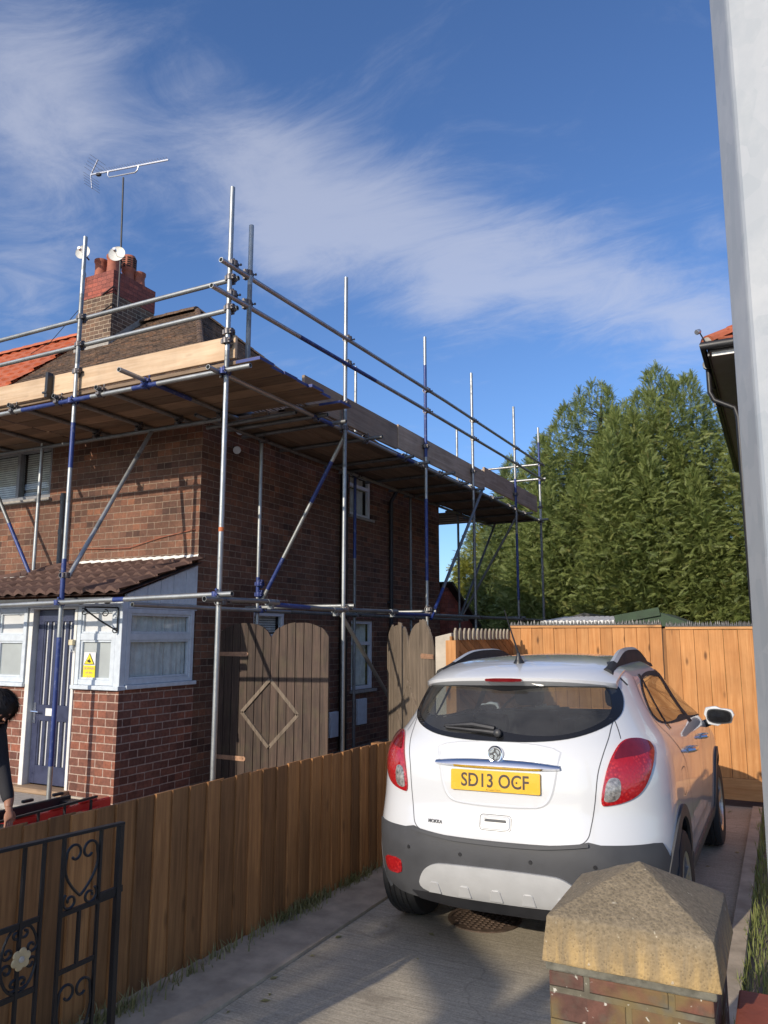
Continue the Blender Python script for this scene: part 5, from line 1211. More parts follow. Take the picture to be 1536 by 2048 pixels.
mb = MB(); mb.box(-3.0, -2.06, 11.05, 12.2, 0, 1.86); mb.build('wall', 'gate_wood', sh1)
mb = MB()
for i in range(26): x = -3.06 + i * .04; mb.bar((x, 10.98, 1.915 + .010 * (i % 2)), (x, 12.3, 2.0 + .010 * (i % 2)), .0395, .07)
mb.build('roof', 'white', sh1)
sh2 = thing('garden_shed', (-1.6, 11.4, 0), 'dark green felt roofed shed beyond the orange fence', 'shed')
mb = MB(); mb.box(-1.98, -1.05, 11.1, 12.6, 0, 1.86); mb.build('wall', 'gate_wood', sh2)
mb = MB(); mb.prism([(-2.04, 1.87), (-.98, 1.87), (-1.45, 2.055)], FR(11.02), -1.7, 0); mb.bar((-2.04, 11.0, 1.965), (-1.45, 11.0, 2.07), .03, .11, mi=0); mb.build('roof', 'shed_green', sh2)
sh3 = thing('garden_shed', (-2.9, 13, 0), 'dark apex roofed shed far behind the white ribbed roof', 'shed')
mb = MB(); mb.box(-3.4, -2.3, 13, 14.5, 0, 1.95); mb.build('wall', 'gate_wood', sh3)
mb = MB(); mb.prism([(-3.5, 1.95), (-2.2, 1.95), (-2.9, 2.12)], FR(12.95), -1.6, 0); mb.build('roof', 'black', sh3)

# ---------------------------------------------------------------- conifers
def spray_proto():
    """one flattened, drooping conifer spray: pinnate slivers on a curved stem (unit length along +x)"""
    V = []; stem = lambda t: np.array([t, 0, .10 * math.sin(t * 2.4) - .16 * t * t])
    for i in range(9):
        t = .08 + .9 * i / 8
        for s_ in (-1, 1):
            L = (.34 * (1 - .75 * t) + .05) * (.85 + .3 * random.random()); p = stem(t); d = np.array([.72, s_ * .66, -.12 + .25 * (random.random() - .5)]); d /= np.linalg.norm(d)
            n = np.array([-d[1], d[0], .25]) * .034
            V.append((p - n, p + n, p + d * L))
    p = stem(.8); V.append((p + np.array([0, -.03, 0]), p + np.array([0, .03, 0]), stem(1.12)))
    return np.array(V)                                  # (tri, 3, 3)
SPR = [spray_proto() for _ in range(5)]
def conifer(name, loc, h, rad, nspray, mat, label, cat='tree', top=1.6, base=.0, size=.26, seed=1, lumps=.16, lean=(0, 0), droop=0., lead=12, flat=False):
    g = np.random.default_rng(seed); t = thing(name, loc, label, cat, 'conifers behind the fences')
    x0, y0, z0 = loc
    mb = MB(); mb.path([(x0, y0, z0 - .05), (x0 + lean[0] * .4, y0 + lean[1] * .4, z0 + h * .45), (x0 + lean[0], y0 + lean[1], z0 + h * .96)], [rad * .11, rad * .07, .02], 10)
    for i in range(60):
        f = g.uniform(.08, .92); a = g.uniform(0, 6.28); rr = rad * ((1 - f ** top) ** .75) * .75; p = Vector((x0 + lean[0] * f, y0 + lean[1] * f, z0 + h * f))
        mb.path([p, p + Vector((math.cos(a) * rr, math.sin(a) * rr, rr * .25))], [.03, .008], 5)
    mb.build('trunk', 'trunk', t, smooth=True)
    n = nspray; K = lead; ck = g.uniform(0, 6.283, K); dk = rad * np.sqrt(g.uniform(0, 1, K)) * .86; dk[0] = 0
    hk = h * (1 - .50 * (dk / rad) ** 2.2) * g.uniform(.90, 1.03, K); hk[0] = h
    if flat: hk = h * g.uniform(.94, 1.02, K)
    rk = rad * g.uniform(.29, .42, K)
    w = rk * hk * (.75 + .6 * dk / rad); c_ = g.choice(K, n, p=w / w.sum()); f = base + (1 - base) * g.uniform(0, 1, n) ** .85
    a = np.where(g.uniform(0, 1, n) < .8, ck[c_] + g.normal(0, 1.15, n), g.uniform(0, 6.283, n))
    wob = 1 + lumps * (np.sin(3 * a + 5 * f * hk[c_] + c_) * .6 + np.sin(5 * a - 9 * f * hk[c_] + 2 * c_) * .5)
    dep = 1 - np.abs(g.normal(0, .16, n)); inner = g.uniform(0, 1, n) < .16; dep[inner] = g.uniform(.1, .7, inner.sum())
    r = rk[c_] * np.clip(1 - f ** (9. if flat else 2.4), 0, 1) ** .85 * wob * dep + .03
    P = np.stack([x0 + lean[0] * f + dk[c_] * np.cos(ck[c_]) + r * np.cos(a), y0 + lean[1] * f + dk[c_] * np.sin(ck[c_]) + r * np.sin(a), z0 + hk[c_] * f], 1)
    el = g.normal(.25 - droop, .45, n) + .9 * np.clip((f - .82) / .18, 0, 1); az = a + g.normal(0, .7, n); roll = g.normal(0, 1., n); sz = size * g.uniform(.55, 1.4, n) * (1 - .25 * f)
    X = np.stack([np.cos(el) * np.cos(az), np.cos(el) * np.sin(az), np.sin(el)], 1); Y = np.stack([-np.sin(az), np.cos(az), 0 * az], 1); Z = np.cross(X, Y)
    Yr = Y * np.cos(roll)[:, None] + Z * np.sin(roll)[:, None]; Zr = np.cross(X, Yr)
    kind = g.integers(0, 5, n); allv = []; nb = []
    for k in range(5):
        m = kind == k; S_ = SPR[k].reshape(-1, 3)
        W_ = P[m][:, None] + sz[m][:, None, None] * (S_[None, :, 0:1] * X[m][:, None] + S_[None, :, 1:2] * Yr[m][:, None] + S_[None, :, 2:3] * Zr[m][:, None])
        allv.append(W_.reshape(-1, 3)); nb.append(np.repeat(g.uniform(0, 50, m.sum()), S_.shape[0] // 3))
    V = np.concatenate(allv); b = np.concatenate(nb); nt = len(V) // 3
    o = fast_mesh('crown', V, np.array([[0, 1, 2]]), nt, 3, mat, b, t); return t
conifer('conifer_tree', (-5.2, 24.3, 0), 9.7, 3.4, 47000, 'conifer', 'tall dense green conifer with the highest feathery tip right of the scaffold', seed=3, lean=(.6, 0), lead=34)
conifer('conifer_tree', (-2.35, 24.0, 0), 9.6, 3.4, 47000, 'conifer', 'tall dense green conifer second from the lamp column', seed=5, lean=(-.3, 0), lead=34)
conifer('conifer_tree', (.5, 24.5, 0), 9.1, 3.2, 34000, 'conifer', 'tall green conifer partly hidden by the lamp column and gutter', seed=8, lean=(-1.1, -.2), lead=28)
conifer('conifer_tree', (-6.9, 25.2, 0), 8.3, 2.8, 36000, 'conifer2', 'bluish green conifer directly behind the far end of the scaffold', seed=11, lean=(.1, 0), lead=28)
conifer('conifer_tree', (-3.9, 22.9, 0), 8.2, 3.2, 36000, 'conifer', 'broad low green conifer in front of the tall ones above the sheds', seed=14, lead=30)
conifer('golden_conifer', (-8.5, 24.3, 0), 5.5, 1.5, 7000, 'golden', 'yellow-green drooping conifer between the house and the tall green trees', seed=21, droop=.5, size=.40, lead=16)
# street tree behind the viewer: throws the blurred limb shadows onto the drive
stt = thing('street_tree', (-3.28, -5.6, 0), 'bare limbed street tree on the far verge behind the viewer', 'tree')
mb = MB()
mb.path([(-3.54, -5.55, -.05), (-3.52, -5.52, 2.0), (-3.50, -5.49, 3.6), (-3.46, -5.46, 4.3)], [.16, .13, .115, .07], 12)
mb.path([(-3.50, -5.48, 3.75), (-3.70, -5.30, 3.96), (-4.2, -4.81, 4.0), (-4.74, -4.28, 4.0), (-5.1, -3.95, 3.95)], [.12, .12, .11, .09, .03], 10)
mb.path([(-4.4, -4.6, 4.0), (-4.75, -4.75, 4.08), (-5.2, -4.95, 4.06)], [.05, .035, .012], 8)
mb.path([(-3.5, -5.48, 3.95), (-3.15, -5.55, 4.12), (-2.8, -5.7, 4.2)], [.06, .045, .02], 8)
mb.build('trunk', 'trunk', stt, smooth=True)
lf = np.random.default_rng(4); n = 420
c = np.array([(-5.05, -4.75, 4.05)]) + lf.normal(0, 1, (n, 3)) * np.array([[.32, .38, .16]]); aa = lf.uniform(0, 6.28, n); V = np.zeros((n, 3, 3))
for k in range(3): V[:, k] = c + .06 * np.stack([np.cos(aa + 2.1 * k), np.sin(aa + 2.1 * k), lf.normal(0, .5, n)], 1)
fast_mesh('crown', V.reshape(-1, 3), np.array([[0, 1, 2]]), n, 3, 'weed', None, stt)
conifer('columnar_conifer', (-5.52, -7.7, 0), 5.2, .66, 7000, 'conifer', 'slim columnar evergreen on the verge behind the viewer', seed=31, lead=14, size=.22, flat=True)
# ---------------------------------------------------------------- the white car
CX, CY = -1.467, 4.217; ROLL = R(1.1)
def pchip(xs, ys):
    xs = np.array(xs, float); ys = np.array(ys, float); h = np.diff(xs); d = np.diff(ys) / h; m = np.zeros(len(xs)); m[0] = d[0]; m[-1] = d[-1]
    for i in range(1, len(xs) - 1):
        if d[i - 1] * d[i] > 0: w1 = 2 * h[i] + h[i - 1]; w2 = h[i] + 2 * h[i - 1]; m[i] = (w1 + w2) / (w1 / d[i - 1] + w2 / d[i])
    def f(x):
        x = min(max(float(x), xs[0]), xs[-1]); i = min(max(int(np.searchsorted(xs, x)) - 1, 0), len(xs) - 2); t = (x - xs[i]) / h[i]
        return float(ys[i] * (2 * t**3 - 3 * t**2 + 1) + h[i] * m[i] * (t**3 - 2 * t**2 + t) + ys[i + 1] * (-2 * t**3 + 3 * t**2) + h[i] * m[i + 1] * (t**3 - t**2))
    return f
ZT = [.18,.25,.40,.55,.65,.72,.80,.95,1.05,1.12,1.20,1.30,1.40,1.47,1.52,1.56,1.59,1.605,1.615,1.62]
YR = pchip(ZT, [.16,.07,.015,.0,.01,.03,.05,.065,.08,.11,.165,.235,.30,.35,.40,.50,.68,.90,1.15,1.40])
WD = pchip(ZT, [.80,.85,.875,.885,.889,.889,.888,.882,.868,.838,.782,.728,.680,.645,.605,.545,.455,.36,.22,.05])
BR = pchip([.18,.6,1.0,1.2,1.4,1.56,1.62], [.5,.55,.58,.62,.58,.45,.2])
YF = pchip([.18,.4,.6,.75,.85,.92,.98,1.03,1.08,1.15,1.25,1.35,1.45,1.52,1.56,1.59,1.605,1.615,1.62], [4.14,4.26,4.27,4.22,4.1,3.85,3.55,3.25,3.08,2.98,2.80,2.6,2.36,2.16,2.02,1.88,1.78,1.70,1.62])
BF = pchip([.18,.7,.95,1.05,1.3,1.62], [.8,.85,.7,.5,.5,.3])
PE, QE = 3.7, 2.1
def lim(z):
    yr, yf = YR(z), YF(z); s = .48 * (yf - yr); return yr, yf, min(BR(z), s), min(BF(z), s)
def rearY(x, z):
    yr, yf, b, bf = lim(z); t = min(abs(x) / WD(z), 1.); return yr + b * (1 - (1 - t ** PE) ** (1 / QE))
def sideX(y, z):
    yr, yf, b, bf = lim(z); w = WD(z)
    if y < yr + b: q = min(max((y - yr) / b, 0), 1); return w * (1 - (1 - q) ** QE) ** (1 / PE)
    if y > yf - bf: q = min(max((yf - y) / bf, 0), 1); return w * (1 - (1 - q) ** QE) ** (1 / 2.6)
    return w
car = thing('car', (CX, CY, 0), 'white compact SUV with a yellow number plate parked tail-out on the driveway', 'car')
ORG[car.name] = Vector((0, 0, 0))                # parts are built in car coordinates (x right, y forward from the rear bumper)
def carpart(o): return o
zs = sorted(set([round(.18 + .0145 * i, 4) for i in range(97)] + [1.585, 1.592, 1.60, 1.605, 1.609, 1.612, 1.614, 1.616, 1.618, 1.6195]))
zs = [z for z in zs if z <= 1.6195]
NU, NS, NF = 44, 100, 30
def outline(z):
    yr, yf, b, bf = lim(z); w = WD(z); H_ = []
    for i in range(NU): u = i / NU * math.pi / 2; H_.append((w * math.sin(u) ** (2 / PE), yr + b * (1 - math.cos(u) ** (2 / QE))))
    for i in range(NS): H_.append((w, yr + b + (yf - bf - yr - b) * i / NS))
    for i in range(NF + 1): u = i / NF * math.pi / 2; H_.append((w * math.cos(u) ** (2 / 2.6), yf - bf + bf * math.sin(u) ** (2 / QE)))
    L = H_ + [(-x, y) for x, y in H_[-2:0:-1]]
    return [(x, y, z) for x, y in L]
def inpoly(p, P):
    c = False; j = len(P) - 1
    for i in range(len(P)):
        if (P[i][1] > p[1]) != (P[j][1] > p[1]) and p[0] < (P[j][0] - P[i][0]) * (p[1] - P[i][1]) / (P[j][1] - P[i][1]) + P[i][0]: c = not c
        j = i
    return c
def smooth_poly(P, n=2, closed=True):
    for _ in range(n):
        Q = []
        for i in range(len(P)):
            a, b = P[i], P[(i + 1) % len(P)]; Q += [(.75 * a[0] + .25 * b[0], .75 * a[1] + .25 * b[1]), (.25 * a[0] + .75 * b[0], .25 * a[1] + .75 * b[1])]
        P = Q
    return P
def shrink(P, d):
    cx = sum(p[0] for p in P) / len(P); cy = sum(p[1] for p in P) / len(P); out = []
    for x, y in P: L = math.hypot(x - cx, y - cy); k = max(0, 1 - d / L); out.append((cx + (x - cx) * k, cy + (y - cy) * k))
    return out
mir = lambda P: [(-x, y) for x, y in P][::-1]
half = [(0, 1.150), (.20, 1.153), (.38, 1.170), (.50, 1.200), (.588, 1.240), (.640, 1.285), (.640, 1.36), (.610, 1.435), (.572, 1.462), (.30, 1.468), (0, 1.470)]
REARG = smooth_poly(half + [(-x, z) for x, z in half[-2:0:-1]], 2)
SIDEG = smooth_poly([(.86, 1.33), (.80, 1.265), (.90, 1.20), (1.25, 1.165), (1.9, 1.135), (2.7, 1.10), (2.98, 1.095), (2.86, 1.18), (2.62, 1.305), (2.35, 1.405), (1.95, 1.475), (1.5, 1.492), (1.12, 1.47), (.94, 1.40)], 2)
WSG = smooth_poly([(-.62, 1.10), (.62, 1.10), (.56, 1.30), (.48, 1.49), (-.48, 1.49), (-.56, 1.30)], 1)
RG_H, SG_H = shrink(REARG, .026), shrink(SIDEG, .018)
AW = [(.72, .345, .375), (3.385, .345, .375)]
bmq = MB(); n = len(outline(.5)); vs = []
for z in zs: vs += outline(z)
fs = []
for i in range(len(zs) - 1):
    for k in range(n):
        q = (i * n + k, i * n + (k + 1) % n, (i + 1) * n + (k + 1) % n, (i + 1) * n + k)
        c = [sum(vs[j][a] for j in q) / 4 for a in range(3)]
        if c[1] < 1.2 and abs(c[0]) < .70 and inpoly((c[0], c[2]), RG_H): continue
        if abs(c[0]) > .55 and inpoly((c[1], c[2]), SG_H): continue
        if c[1] > 2.0 and inpoly((c[0], c[2]), WSG) and abs(c[0]) < WD(c[2]) * .93 and c[1] > lim(c[2])[1] - .35: continue
        if (abs(c[0]) > .38 and c[1] < .6 and c[2] < .35) or (c[1] < .6 and c[2] < .275): continue
        if abs(c[0]) > .6 and any((c[1] - a) ** 2 + (c[2] - b) ** 2 < r * r for a, b, r in AW): continue
        fs.append(q)
fs += [tuple(range((len(zs) - 1) * n, len(zs) * n))]
bmq.add(vs, fs); bmq.build('body', 'paint', car, smooth=True)
mb = MB(); mb.box(-.56, .56, .25, 4.0, .25, .34); mb.box(-.80, .80, 1.3, 2.9, .20, .32); mb.build('underbody', 'black', car)

def mapR(off):                                   # rear view (x, z) -> surface, pushed out along the normal
    def f(x, z, d=0.):
        e = 2e-3; y = rearY(x, z); n_ = Vector((-(rearY(x + e, z) - rearY(x - e, z)) / (2 * e), 1, -(rearY(x, z + e) - rearY(x, z - e)) / (2 * e))).normalized() * -1
        return Vector((x, y, z)) + n_ * (off + d)
    return f
def mapS(off, s=1):                              # side view (y, z); s = +1 right, -1 left
    def f(y, z, d=0.):
        e = 2e-3; x = sideX(y, z); n_ = Vector((1, -(sideX(y + e, z) - sideX(y - e, z)) / (2 * e), -(sideX(y, z + e) - sideX(y, z - e)) / (2 * e))).normalized()
        p = Vector((x, y, z)) + n_ * (off + d); return Vector((p.x * s, p.y, p.z))
    return f
UM = .95
def mapU(off):                                   # unrolled rear corner: a = angle * UM, b = z
    def f(a, z, d=0.):
        def q(a_, z_):
            u = min(abs(a_) / UM, math.pi / 2 + .6); yr, yf, b, bf = lim(z_); w = WD(z_)
            if u <= math.pi / 2: x, y = w * math.sin(u) ** (2 / PE), yr + b * (1 - max(math.cos(u), 0) ** (2 / QE))
            else: x, y = w, yr + b + (u - math.pi / 2) * .6
            return Vector((math.copysign(x, a_), y, z_))
        e = 4e-3; p = q(a, z); n_ = (q(a + e, z) - q(a - e, z)).cross(q(a, z + e) - q(a, z - e)).normalized()
        return p + n_ * (off + d)
    return f
def u_of(x, z): return UM * math.asin(min(1, (abs(x) / WD(z))) ** (PE / 2)) * (1 if x >= 0 else -1)
def panel(name, P, fmap, th, mat, parent=car, step=.03, holes=(), sm=True, dome=0., edge=.0):
    """a moulded panel: outline P drawn on the body surface, meshed inside, with its own thickness and turned edge"""
    pts = []; 
    for i in range(len(P)):
        a, b = P[i], P[(i + 1) % len(P)]; L = math.hypot(b[0] - a[0], b[1] - a[1]); m = max(1, int(L / step + .5)); pts += [(a[0] + (b[0] - a[0]) * k / m, a[1] + (b[1] - a[1]) * k / m) for k in range(m)]
    nb = len(pts); xs = [p[0] for p in pts]; ys = [p[1] for p in pts]
    inner = []; y = min(ys) + step * .6
    P_in = pts
    while y < max(ys):
        x = min(xs) + step * .5
        while x < max(xs):
            if inpoly((x, y), P_in) and min((x - a) ** 2 + (y - b) ** 2 for a, b in pts) > (step * .55) ** 2: inner.append((x + 1e-5 * len(inner) % 7e-5, y))
            x += step
        y += step
    V2 = [Vector(p) for p in pts + inner]; ed = [(i, (i + 1) % nb) for i in range(nb)]
    r_ = delaunay_2d_cdt(V2, ed, [], 1, 1e-6); V2, F2 = r_[0], r_[2]
    mb = MB(); N = len(V2)
    dist = lambda v: min(1., min(math.hypot(v[0] - a, v[1] - b) for a, b in pts) / .06) if dome else 0
    top = [fmap(v[0], v[1], th + dome * math.sqrt(dist(v))) for v in V2]; bot = [fmap(v[0], v[1], -.004) for v in V2]
    cnt = {}
    for f in F2:
        for i in range(len(f)): cnt[(f[i], f[(i + 1) % len(f)])] = 1
    side = [(a, b, b + N, a + N) for (a, b) in cnt if (b, a) not in cnt]
    mb.add(top + bot, [tuple(f) for f in F2] + side); return mb.build(name, mat, parent, smooth=sm)
def groove(name, pts, fmap, w=.006, mat='car_grey', parent=car, d=.0015):
    P = []
    for a, b in zip(pts, pts[1:]):
        L = math.hypot(b[0] - a[0], b[1] - a[1]); m = max(1, int(L / .02)); P += [(a[0] + (b[0] - a[0]) * k / m, a[1] + (b[1] - a[1]) * k / m) for k in range(m)]
    P.append(pts[-1]); mb = MB(); vs = []
    for i, p in enumerate(P):
        q0, q1 = P[max(i - 1, 0)], P[min(i + 1, len(P) - 1)]; t = Vector((q1[0] - q0[0], q1[1] - q0[1])).normalized(); nx, ny = -t.y * w / 2, t.x * w / 2
        vs += [fmap(p[0] + nx, p[1] + ny, d), fmap(p[0] - nx, p[1] - ny, d)]
    mb.add(vs, [(2 * i, 2 * i + 1, 2 * i + 3, 2 * i + 2) for i in range(len(P) - 1)]); return mb.build(name, mat, parent)
def spline(P, n=6):
    out = []
    for i in range(len(P) - 1):
        p0, p1, p2, p3 = P[max(i - 1, 0)], P[i], P[i + 1], P[min(i + 2, len(P) - 1)]
        for k in range(n):
            t = k / n; out.append(tuple(.5 * (2 * p1[j] + (p2[j] - p0[j]) * t + (2 * p0[j] - 5 * p1[j] + 4 * p2[j] - p3[j]) * t * t + (3 * p1[j] - p0[j] - 3 * p2[j] + p3[j]) * t ** 3) for j in range(2)))
    out.append(P[-1]); return out
# --- rear glass: tinted pane with a black printed border
rw = panel('rear_window', REARG, mapR(.0), .004, 'car_glass', step=.04)
fo, fi = REARG, shrink(REARG, .052); m = len(fo); mb = MB(); fm = mapR(.0052)
mb.add([fm(*p) for p in fo] + [fm(*p) for p in fi], [(i, (i + 1) % m, m + (i + 1) % m, m + i) for i in range(m)]); mb.build('black_border', 'frit', rw)
# --- wiper
mb = MB(); fm = mapR(.02); mb.path([fm(.0, 1.185), fm(-.10, 1.193), fm(-.33, 1.205)], [.014, .013, .008], 8); mb.path([fm(-.02, 1.203, .01), fm(-.16, 1.222, .006), fm(-.345, 1.213, .0)], [.016, .018, .008], 8); mb.lathe([(.024, -.015), (.022, .02), (.01, .026)], fm(.0, 1.185), (0, -1, .2), 14)
mb.build('wiper', 'black', car, smooth=True)
# --- roof spoiler with brake light
mb = MB(); NX = 44; rows = []
for i in range(NX + 1):
    x = -.605 + 1.21 * i / NX; t = abs(x) / .605; drop = .030 * t ** 4; edge = .275 + .20 * t ** 4 + .05 * t * t; zt = 1.505 - .012 * t * t - drop
    z_back = 1.575 - .05 * t ** 3; yb = rearY(min(abs(x), WD(z_back) * .995) , z_back) if True else 0
    sec = [(yb + .02, z_back + .002), (.25 * edge + .75 * yb, .25 * zt + .75 * z_back + .008), (.6 * edge + .4 * yb, .6 * zt + .4 * z_back + .008), (edge + .015, zt + .006), (edge, zt - .004), (edge + .003, zt - .022), (edge + .02, zt - .034), (rearY(min(abs(x), WD(1.455) * .97), 1.455) + .005, 1.445 - drop * .5)]
    rows.append([(x, y, z) for y, z in sec])
k = len(rows[0]); mb.add([p for r_ in rows for p in r_], [(i * k + j, (i + 1) * k + j, (i + 1) * k + j + 1, i * k + j + 1) for i in range(NX) for j in range(k - 1)] + [tuple(range(k)), tuple(range(NX * k, (NX + 1) * k))])
spo = mb.build('roof_spoiler', 'paint', car, smooth=True)
mb = MB()
P = [(-.118, 1.4875), (-.105, 1.4775), (.105, 1.4775), (.118, 1.4875), (.105, 1.4985), (-.105, 1.4985)]; mb.prism(smooth_poly(P, 1), lambda x, z, d: (x, .272 + .05 * (x / .625) ** 2 - d, z), -.02, .006); bl_ = mb.build('high_brake_light', 'lens_deep', car, smooth=True)
# --- tail lights
TL = smooth_poly([(.655, 1.160), (.622, 1.105), (.590, 1.01), (.556, .848), (.60, .846), (.69, .866), (.752, .905), (.790, .98), (.806, 1.06), (.800, 1.12), (.755, 1.158), (.70, 1.170)], 2)
for s_ in (1, -1):
    fx_ = lambda P: [(u_of(x, z) * s_, z) for x, z in P][::s_]
    o = panel('tail_light', fx_(TL), mapU(.0), .010, 'lens_red', step=.018, dome=.006)
    cl = smooth_poly([(.596, .985), (.580, .90), (.576, .866), (.625, .868), (.652, .89), (.660, .95), (.648, .988)], 2); panel('reversing_lens', fx_(cl), mapU(.011), .006, 'lens_clear', o, step=.02, dome=.004)
    up = smooth_poly([(.655, 1.145), (.634, 1.105), (.625, 1.07), (.66, 1.078), (.745, 1.085), (.79, 1.10), (.785, 1.135), (.74, 1.158), (.69, 1.166)], 2); panel('indicator_lens', fx_(up), mapU(.012), .005, 'lens_deep', o, step=.02, dome=.003)
# --- tailgate: shut lines, recess, chrome strip, badge, plate, handle, name
sh_ = [(.606, 1.262), (.600, 1.225), (.594, 1.17), (.575, 1.09), (.553, 1.0), (.535, .86), (.515, .75), (.495, .685), (.44, .655), (.3, .643), (0, .638)]
full = spline(sh_ + [(-x, z) for x, z in sh_[-2::-1]], 5)
groove('tailgate_shut_line', full, mapR(0), .0045)
for s_ in (1, -1):
    groove('light_shut_line', [(x * s_, z) for x, z in spline([(.612, 1.262), (.630, 1.225), (.652, 1.172)], 5)], mapR(0), .0035)
rc = smooth_poly([(-.365, 1.145), (.365, 1.145), (.345, 1.04), (.318, .90), (.28, .835), (.20, .815), (-.20, .815), (-.28, .835), (-.318, .90), (-.345, 1.04)], 2)
fm = mapR(0); mb = MB(); m = len(rc); ri = shrink(rc, .012); ro = shrink(rc, -.010)   # raised rounded lip round the plate recess
mb.add([fm(*p, .0005) for p in ro] + [fm(*p, .005) for p in rc] + [fm(*p, .0005) for p in ri], [(i, (i + 1) % m, m + (i + 1) % m, m + i) for i in range(m)] + [(m + i, m + (i + 1) % m, 2 * m + (i + 1) % m, 2 * m + i) for i in range(m)])
mb.build('plate_recess_lip', 'paint', car, smooth=True)
mb = MB(); NX = 30; fm = mapR(0)
for i in range(NX + 1): pass
rows = []
for i in range(NX + 1):
    t = -1 + 2 * i / NX; x = .362 * t; hz = .026 * (1 - .5 * abs(t) ** 3); zc_ = 1.036 - .004 * t * t
    rows.append([fm(x, zc_ + hz, .0), fm(x, zc_ + hz * .92, .006), fm(x, zc_ + .1 * hz, .022), fm(x, zc_ - .55 * hz, .026), fm(x, zc_ - hz * 1.05, .010)])
k = 5; mb.add([p for r_ in rows for p in r_], [(i * k + j, (i + 1) * k + j, (i + 1) * k + j + 1, i * k + j + 1) for i in range(NX) for j in range(k - 1)] + [tuple(range(k)), tuple(range(NX * k, NX * k + k))])
mb.build('chrome_strip', 'chrome', car, smooth=True)
bc = mapR(.014)(-.002, 1.083); na = Vector((0, -1, .12)).normalized(); nu_ = Vector((1, 0, 0)); nv_ = nu_.cross(na) * -1
nv_ = Vector((0, .12, 1)).normalized()
mb = MB(); mb.lathe([(.046, -.014), (.046, .004), (.043, .008), (.038, .007), (.036, .002), (.001, .004)], bc, na, 36); bdg = mb.build('badge', 'chrome', car, smooth=True)
fb_m = lambda u, v, d: bc + nu_ * u + nv_ * v + na * (.003 + d); mb = MB()
for P in ([(-.030, .006), (-.018, .026), (-.002, .030), (-.006, .014), (-.018, .004)], [(.004, .026), (.020, .022), (.030, .006), (.022, -.004), (.010, .012)], [(-.004, .010), (.010, .002), (.016, -.014), (.008, -.032), (-.004, -.026), (.002, -.010)], [(-.028, -.006), (-.012, -.004), (-.008, -.018), (-.016, -.028), (-.026, -.020)], [(.018, -.012), (.030, -.006), (.026, -.022), (.014, -.030)]):
    mb.prism(smooth_poly(P, 1), fb_m, 0, .005)
mb.build('badge_relief', 'chrome', bdg, smooth=True)
mb = MB(); mb.lathe([(.034, 0), (.034, .0012)], bc + na * .0025, na, 30); mb.build('badge_ground', 'car_grey', bdg)
pz = .945; pn = Vector((0, -1, .10)).normalized(); pv = Vector((0, .10, 1)).normalized(); pc = Vector((-.003, rearY(0, pz) - .012, pz)); fp = lambda u, v, d: pc + Vector((1, 0, 0)) * u + pv * v + pn * d
def rr(w, h, r, n=5):
    P = []
    for cx_, cy_, a0 in ((w - r, h - r, 0), (-w + r, h - r, 90), (-w + r, -h + r, 180), (w - r, -h + r, 270)): P += [(cx_ + r * math.cos(R(a0 + 90 * i / n)), cy_ + r * math.sin(R(a0 + 90 * i / n))) for i in range(n + 1)]
    return P
mb = MB(); mb.prism(rr(.26, .0555, .008), fp, -.010, .004); npl = mb.build('number_plate', 'plate', car, bev=.001, seg=1)
text_mb('SD13 OCF', .074, .395, lambda u, v, d: fp(-.197 + u, -.034 + v, .0042 + d), .0008, .016).build('registration', 'plate_ink', npl)
text_mb('Arnold Clark', .008, .088, lambda u, v, d: fp(-.05 + u, -.050 + v, .0042 + d), .0006, .0).build('dealer_lettering', 'plate_ink', npl)
mb = MB()
for u in (-.142, .128): mb.lathe([(.006, 0), (.005, .003)], fp(u, .0, .004), pn, 10)
mb.build('plate_screws', 'plate_ink', npl)
fm = mapR(0); mb = MB(); hp_ = rr(.085, .034, .016); hi_ = rr(.068, .022, .010); m = len(hp_); cz = .730
ha = lambda P, d: [fm(x, z + cz, d) for x, z in P]
mb.add(ha(hp_, .0005) + ha(shrink(hp_, .006), .006) + ha(hi_, .005) + ha(shrink(hi_, .004), -.004), [(j * m + i, j * m + (i + 1) % m, (j + 1) * m + (i + 1) % m, (j + 1) * m + i) for j in range(3) for i in range(m)] + [tuple(range(3 * m, 4 * m))])
hdl = mb.build('tailgate_handle', 'paint', car, smooth=True)
groove('handle_outline', [(x, z + cz) for x, z in rr(.090, .039, .018) + [rr(.090, .039, .018)[0]]], mapR(0), .0035, parent=hdl)
mb = MB(); mb.prism([(-.062, .004), (.062, .004), (.058, .017), (-.058, .017)], lambda u, v, d: fm(u, v + cz, d), .003, .007); mb.build('grip_slot', 'car_grey', hdl)
text_mb('MOKKA', .018, .088, lambda u, v, d: fm(-.405 + u, .700 + v, .001 + d), .004, .010).build('model_lettering', 'car_grey', car)
# --- grey lower bumper, silver skid plate, reflectors, sensors
ub = UM * (math.pi / 2 + .0)
top = [(0, .640), (.30, .645), (.46, .662), (.50, .672), (.56, .660), (.80, .655)]
tp = [(u_of(x, z), z) for x, z in top] + [(UM * 1.08, .648), (UM * 1.17, .60), (UM * 1.24, .555), (UM * 1.32, .56), (UM * 1.40, .62), (UM * 1.46, .62), (UM * 1.42, .40), (UM * 1.25, .37), (UM * .95, .33), (UM * .6, .285)]
pol = tp + [(0, .272)] + [(-a, z) for a, z in tp[:0:-1]]
bmp_ = panel('rear_bumper', pol, mapU(.0), .008, 'car_grey', step=.035)
panel('bumper_step', [(u_of(x, z), z) for x, z in [(-.50, .664), (-.25, .640), (0, .636), (.25, .640), (.50, .664), (.50, .650), (.25, .622), (0, .617), (-.25, .622), (-.50, .650)]][::-1], mapU(.008), .014, 'car_grey', bmp_, step=.03)
sk = smooth_poly([(-.475, .345), (-.44, .44), (-.38, .485), (-.30, .502), (.30, .502), (.38, .485), (.44, .44), (.475, .345), (.30, .328), (-.30, .328)], 2)
